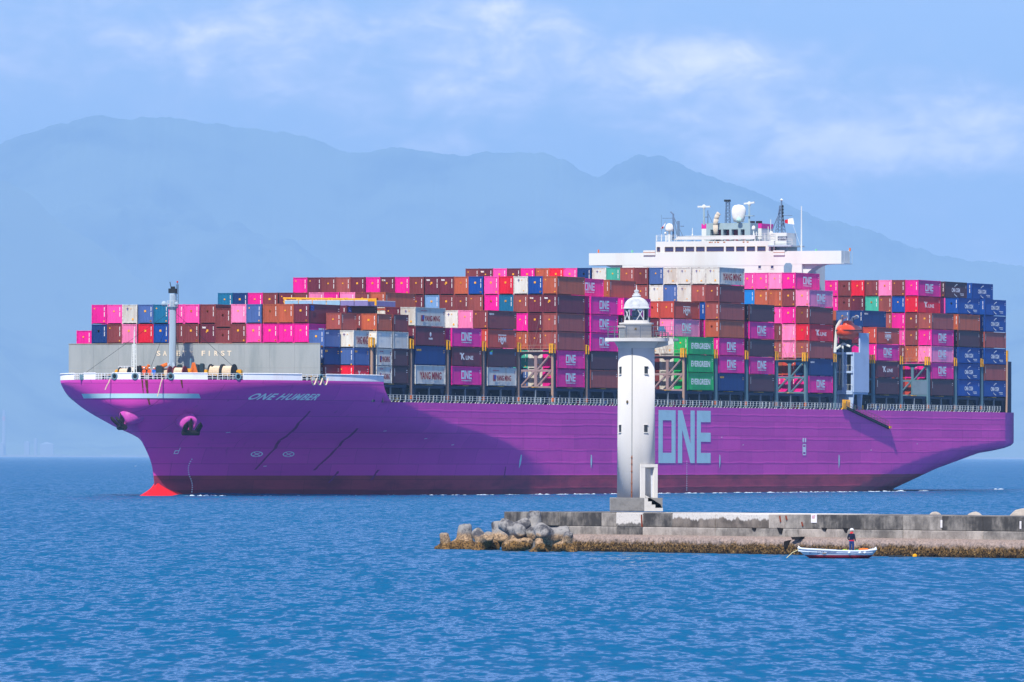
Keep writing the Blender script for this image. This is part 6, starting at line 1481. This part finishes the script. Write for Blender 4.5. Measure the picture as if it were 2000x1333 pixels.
# doorway
DR = R(14)
def DQ(x, out, z): return Vector((math.cos(DR) * x + math.sin(DR) * out, math.sin(DR) * x - math.cos(DR) * out, z))
xc = 12 / LSC; o0 = rb - .28
def dbox(x0, x1, oa, ob2, za, zb2, nm, mt):
    m = MB(); P = [DQ(x, o_, z) for z in (za, zb2) for (x, o_) in ((x0, oa), (x1, oa), (x1, ob2), (x0, ob2))]; i = 0
    m.v = [tuple(p) for p in P]
    for q in ((0, 3, 2, 1), (4, 5, 6, 7), (0, 1, 5, 4), (1, 2, 6, 5), (2, 3, 7, 6), (3, 0, 4, 7)): m.f.append(q); m.m.append(0)
    return m.build(nm, mt, lh)
hw = 18 / LSC; xo0, xo1 = xc - hw * .78, xc + hw * 1.12
dbox(xo0, xo0 + 9 / LSC, o0 - .5, o0 + .45, LZ(973), LZ(913), 'portal_jamb', LW); dbox(xo1 - 7 / LSC, xo1, o0 - .5, o0 + .45, LZ(973), LZ(913), 'portal_jamb', LW); dbox(xo0, xo1, o0 - .5, o0 + .46, LZ(913), LZ(907), 'portal_lintel', LW)
dbox(xo0 + 9 / LSC, xo1 - 7 / LSC, o0 - .2, o0 + .05, LZ(972), LZ(913), 'door', pmat('door_white', '#d4d8e0', .5, dirt=.3, scale=3)); dbox(xo0 + 11 / LSC, xo0 + 17 / LSC, o0 + .05, o0 + .07, LZ(920), LZ(915), 'door_vent', pmat('window_dark', '#3c4246'))
# plinth and steps
m = MB(); m.box((-51 / LSC, -1.62, LZ(998.5)), (15 / LSC, 1.6, LZ(972.4))); o = m.build('plinth', LG, lh); bv = o.modifiers.new('b', 'BEVEL'); bv.width = .03
m = MB(); m.box((15 / LSC, -1.2, LZ(998.5)), (51 / LSC, 1.6, LZ(972.6))); o = m.build('plinth', LG, lh)
for i in range(4):
    y1 = 973.2 + i * 6.3; m = MB(); m.box(((15.2 + i * 7.2) / LSC, -1.62 - .02 * i, LZ(998.5)), ((15.2 + (i + 1) * 7.2) / LSC if i < 3 else 51.5 / LSC, -1.2, LZ(y1))); m.build('step', LS, lh)
m = MB(); m.prism([(14.5 / LSC, -1.2, LZ(972.6)), (15.5 / LSC, -1.2, LZ(966)), (47 / LSC, -1.2, LZ(985)), (50 / LSC, -1.2, LZ(992)), (50 / LSC, -1.2, LZ(998.4)), (14.5 / LSC, -1.2, LZ(998.4))], (0, .12, 0)); m.build('stair_cheek', LS, lh)

# ------------------------------------------------------------------ the small boat, its skipper and floats
BD = 519.0; bx = (1636 - 1000) / FPX * BD; BSC = FPX / BD
sk = empty('fishing_skiff', (bx, BD, 0), R(2)); tag(sk, 'small white open skiff with a red bottom moored off the breakwater', 'boat')
def BZ(y): return CAM_H - (y - 893.7) / BSC
BWH = pmat('skiff_white', '#e4ecf2', .45, dirt=.15, dirtcol='#8fa4b4', scale=2); BRD = pmat('skiff_red', '#a01228', .5, dirt=.25, scale=3)
# stations: x from the centre, keel height, chine half breadth, gunwale half breadth, gunwale height
ST = [(-2.27, .48, .05, .12, .60), (-2.0, .25, .15, .38, .56), (-1.6, 0.0, .34, .60, .53), (-1.0, -.14, .52, .74, .50), (0, -.18, .60, .80, .45), (1.0, -.17, .60, .80, .43), (1.7, -.08, .55, .76, .46), (2.0, .12, .48, .70, .50), (2.24, .42, .34, .62, .53)]
m = MB()
for (x, k, c, g, gz) in ST:
    zc = k + .16 + max(0, .1 - k) * .3
    m.v += [(x, 0, k), (x, -c, zc), (x, -(c + g) / 2 - .02, (zc + gz) / 2), (x, -g, gz), (x, -g + .06, gz), (x, -c + .06, zc + .1), (x, 0, k + .1), (x, c - .06, zc + .1), (x, g - .06, gz), (x, g, gz), (x, (c + g) / 2 + .02, (zc + gz) / 2), (x, c, zc)]
for i in range(len(ST) - 1):
    for k in range(12):
        k2 = (k + 1) % 12; m.f.append((i * 12 + k, i * 12 + k2, (i + 1) * 12 + k2, (i + 1) * 12 + k)); m.m.append(0)
m.f.append(tuple(range(12))); m.m.append(0); m.f.append(tuple((len(ST) - 1) * 12 + k for k in range(12))); m.m.append(0)
def skiff_mat():
    mt = bpy.data.materials.new('skiff_paint'); mt.use_nodes = True; t = NT(mt.node_tree); out = t.n('ShaderNodeOutputMaterial'); b = t.n('ShaderNodeBsdfPrincipled'); t.l(b.outputs[0], out.inputs[0]); b.inputs['Roughness'].default_value = .4
    tc = t.n('ShaderNodeTexCoord'); sp = t.n('ShaderNodeSeparateXYZ'); t.l(tc.outputs['Object'], sp.inputs[0]); nz = t.n('ShaderNodeTexNoise', i_Scale=3.0, i_Detail=5.0); t.l(tc.outputs['Object'], nz.inputs['Vector'])
    wc = t.mix(t.math('MULTIPLY', t.ramp(nz.outputs[0], .5, .75), .3), hx('#e6edf2'), hx('#9fb0bc')); t.l(t.mix(t.ramp(sp.outputs[2], .19, .20), hx('#a81430'), wc), b.inputs['Base Color']); return mt
m.build('hull', skiff_mat(), sk)
for sg in (-1, 1):
    m = MB(); m.path([(x, sg * (g + .01), gz) for (x, k, c, g, gz) in ST], .045, 6); m.build('gunwale', BWH, sk)
m = MB(); m.path([(x, -(g * .62 + c * .38) - .03, gz * .62 + .06) for (x, k, c, g, gz) in ST[:-1]], .03, 6); m.build('rubbing_strake', BWH, sk)
for x in (-.9, .35, 1.3):
    m = MB(); m.box((x, -.7, .27), (x + .2, .7, .31)); m.build('thwart', pmat('thwart_wood', '#9a7a54', .8), sk)
NVY = pmat('lettering_navy', '#1c3a7a', .6)
def bt(txt, x, z, w, h, mt=NVY):
    m = MB(); fs = lambda u, v: (x + u, -(.66 + .11 * (z + v) / .4) - .09 if abs(x) < 1.5 else -(.44 + .2 * (z + v) / .4) - .08, z + v); (add_text(m, txt, fs, w, h, thick=.02) if txt else add_bars(m, fs, w, h, int(w / .06))); m.build('lettering', mt, sk, recalc=False)
bt('JQ', -1.68, .25, .13, .12); bt('', -1.0, .36, .17, .05); bt('', -.65, .31, .55, .07)
m = MB()
for (a, b, c, d) in ((-1.2, .27, -1.18, .43), (-1.2, .27, -1.08, .29), (-1.2, .41, -1.06, .43), (-1.1, .27, -1.08, .36)): m.poly([(a, -.815, b), (c, -.815, b), (c, -.845, d), (a, -.845, d)])
m.build('lettering', NVY, sk, recalc=False)
for x in (.63, 1.24, 1.53):
    m = MB(); m.tube((x - .06, -.86, .33), (x + .06, -.86, .36), .05, 8); m.build('fender_cleat', BWH, sk)
for (x, y, z, r, mt, nm, lb) in ((.15, -.2, .46, .14, pmat('black_bag', '#14161c'), 'bag', 'black bag lying amidships in the skiff'), (.42, -.2, .46, .12, pmat('lime_bag', '#a6cc22'), 'bag', 'lime green bundle in the skiff left of the skipper'),
                                 (1.2, -.1, .46, .12, pmat('green_net', '#2f9a68'), 'net', 'green net bundle in the skiff right of the skipper'), (1.55, -.1, .48, .2, ORG, 'tarpaulin', 'orange tarpaulin heap in the stern of the skiff')):
    bm = bmesh.new(); bmesh.ops.create_icosphere(bm, subdivisions=2, radius=r)
    for v in bm.verts: v.co = Vector((v.co.x * 1.8, v.co.y * 1.4, v.co.z * .6)) * (1 + noise.noise(v.co * 7) * .25)
    me = bpy.data.meshes.new(nm); bm.to_mesh(me); bm.free(); o = link(nm, me, mt); o.location = Vector((bx + x, BD + y, z)); tag(o, lb, nm)
person((bx + .83, BD - .05, .18), R(150), pmat('vest_navy', '#14203a', .85, dirt=.2, scale=8), pmat('jeans', '#1c3f7a', .85, dirt=.3, scale=8), HATW, 'person in dark vest, red collar, jeans and white cap standing in the skiff', .86, shirt2=pmat('towel_red', '#d81c3a', .8))
m = MB(); m.path([(bx - 2.2, BD, .52), (bx - 2.6, BD - .1, .33), (bx - 2.95, BD - .3, .02)], .025, 6); o = m.build('bow_line', pmat('bow_rope', '#d8cfa0', .9)); tag(o, 'yellowish bow rope running from the skiff into the water', 'rope')
fd = 17490 * CAM_H / (1088.0 - 894.1)
bm = bmesh.new(); bmesh.ops.create_uvsphere(bm, u_segments=16, v_segments=10, radius=.13); me = bpy.data.meshes.new('buoy'); bm.to_mesh(me); bm.free()
o = link('mooring_float', me, YEL); p = at(1787.5, 1087, fd); o.location = (p.x, fd, .05); tag(o, 'small yellow float on the water right of the skiff', 'float', 'mooring floats')
for x, lb in ((1743, 'black float nearer the skiff, left one of two'), (1757, 'black float farther from the skiff, right one of two')):
    m = MB(); m.lathe([(.05, -.2), (.09, -.12), (.09, .12), (.05, .2)], n=10, axis='X'); o = m.build('mooring_float', DARK); p = at(x, 1087, 527); o.location = (p.x, 527, .03); tag(o, lb, 'float', 'mooring floats')

# ------------------------------------------------------------------ broken water along the hull
FOAM = pmat('foam', '#cfdce6', .8, dirt=.1)
m = MB()
def fleck(s, w, ln, ht):
    p = W(s, w, 0); n = 7; d = Vector((math.sin(TH), math.cos(TH), 0)); o_ = Vector((math.cos(TH), -math.sin(TH), 0)); base = len(m.v)
    for i in range(n + 1):
        u = i / n; q = p + d * ln * (u - .5) + o_ * rng.uniform(-.2, .2); hh = ht * math.sin(math.pi * u) * rng.uniform(.4, 1.2)
        m.v += [tuple(q + Vector((0, 0, -.05)) + o_ * .25), tuple(q + Vector((0, 0, hh))), tuple(q + Vector((0, 0, -.05)) - o_ * .25)]
    for i in range(n):
        a = base + 3 * i; m.f += [(a, a + 3, a + 4, a + 1), (a + 1, a + 4, a + 5, a + 2)]; m.m += [0, 0]
for i in range(230):
    s = rng.uniform(-44, 215); fleck(s, half(s, 0) + rng.uniform(.2, 6.0) ** 1.0, rng.uniform(.3, 2.4), rng.uniform(.02, .16) * rng.uniform(.3, 1))
for i in range(22): fleck(rng.uniform(-44, -30), half(-37, 0) + rng.uniform(.3, 3), rng.uniform(.5, 1.8), rng.uniform(.05, .25))
for i in range(24): fleck(rng.uniform(225, 330), rng.uniform(-10, 24), rng.uniform(2, 6), rng.uniform(.05, .2))
kind(m.build('foam', FOAM, recalc=False), 'stuff')

def bow_wave(side, ang, ln, ht):
    mw = MB(); n, kx = 60, 14; p0 = Vector((-47.5, 0, 0)); d = Vector((math.cos(ang), -side * math.sin(ang), 0)); o_ = Vector((math.sin(ang), side * math.cos(ang), 0)) * -1
    for i in range(n + 1):
        u = i / n; hh = ht * min(1, u * 6) * (1 - u) ** .8 * (1 + .35 * noise.noise(Vector((u * 14, side, 0))))
        for k in range(kx + 1):
            v = (k / kx - .5) * 2; q = p0 + d * ln * u + o_ * v * 2.6 + o_ * noise.noise(Vector((u * 5, 3, side))) * .8; mw.v.append((q.x, q.y, -.02 + hh * (math.exp(-v * v * 5) - .0067)))
    for i in range(n):
        for k in range(kx): a = i * (kx + 1) + k; mw.f.append((a, a + 1, a + kx + 2, a + kx + 1)); mw.m.append(0)
    me = mw.mesh('bow_wave', True, False); bm = bmesh.new(); bm.from_mesh(me)
    if sum(f.normal.z for f in bm.faces) < 0: bmesh.ops.reverse_faces(bm, faces=bm.faces)
    bm.to_mesh(me); bm.free(); o = link('water', me, SEA); o.location = SHIP_LOC; o.rotation_euler = (0, 0, SHIP_RZ); kind(o, 'structure')
bow_wave(1, R(24), 60, .5); bow_wave(-1, R(24), 60, .5)

# ------------------------------------------------------------------ the hazy air
def haze():
    m = MB(); m.box((-46000, -3500, -13.5), (46000, 62000, 2180)); mt = bpy.data.materials.new('haze_air'); mt.use_nodes = True; t = NT(mt.node_tree)
    out = t.n('ShaderNodeOutputMaterial'); v = t.n('ShaderNodeVolumePrincipled'); t.l(v.outputs[0], out.inputs['Volume'])
    v.inputs['Color'].default_value = HAZE_COL; v.inputs['Density'].default_value = HAZE_DEN; v.inputs['Anisotropy'].default_value = -0.25
    kind(m.build('haze', mt), 'stuff')
HAZE_DEN = 4.1e-5; HAZE_COL = (0.35, 0.58, 0.83, 1)
haze()
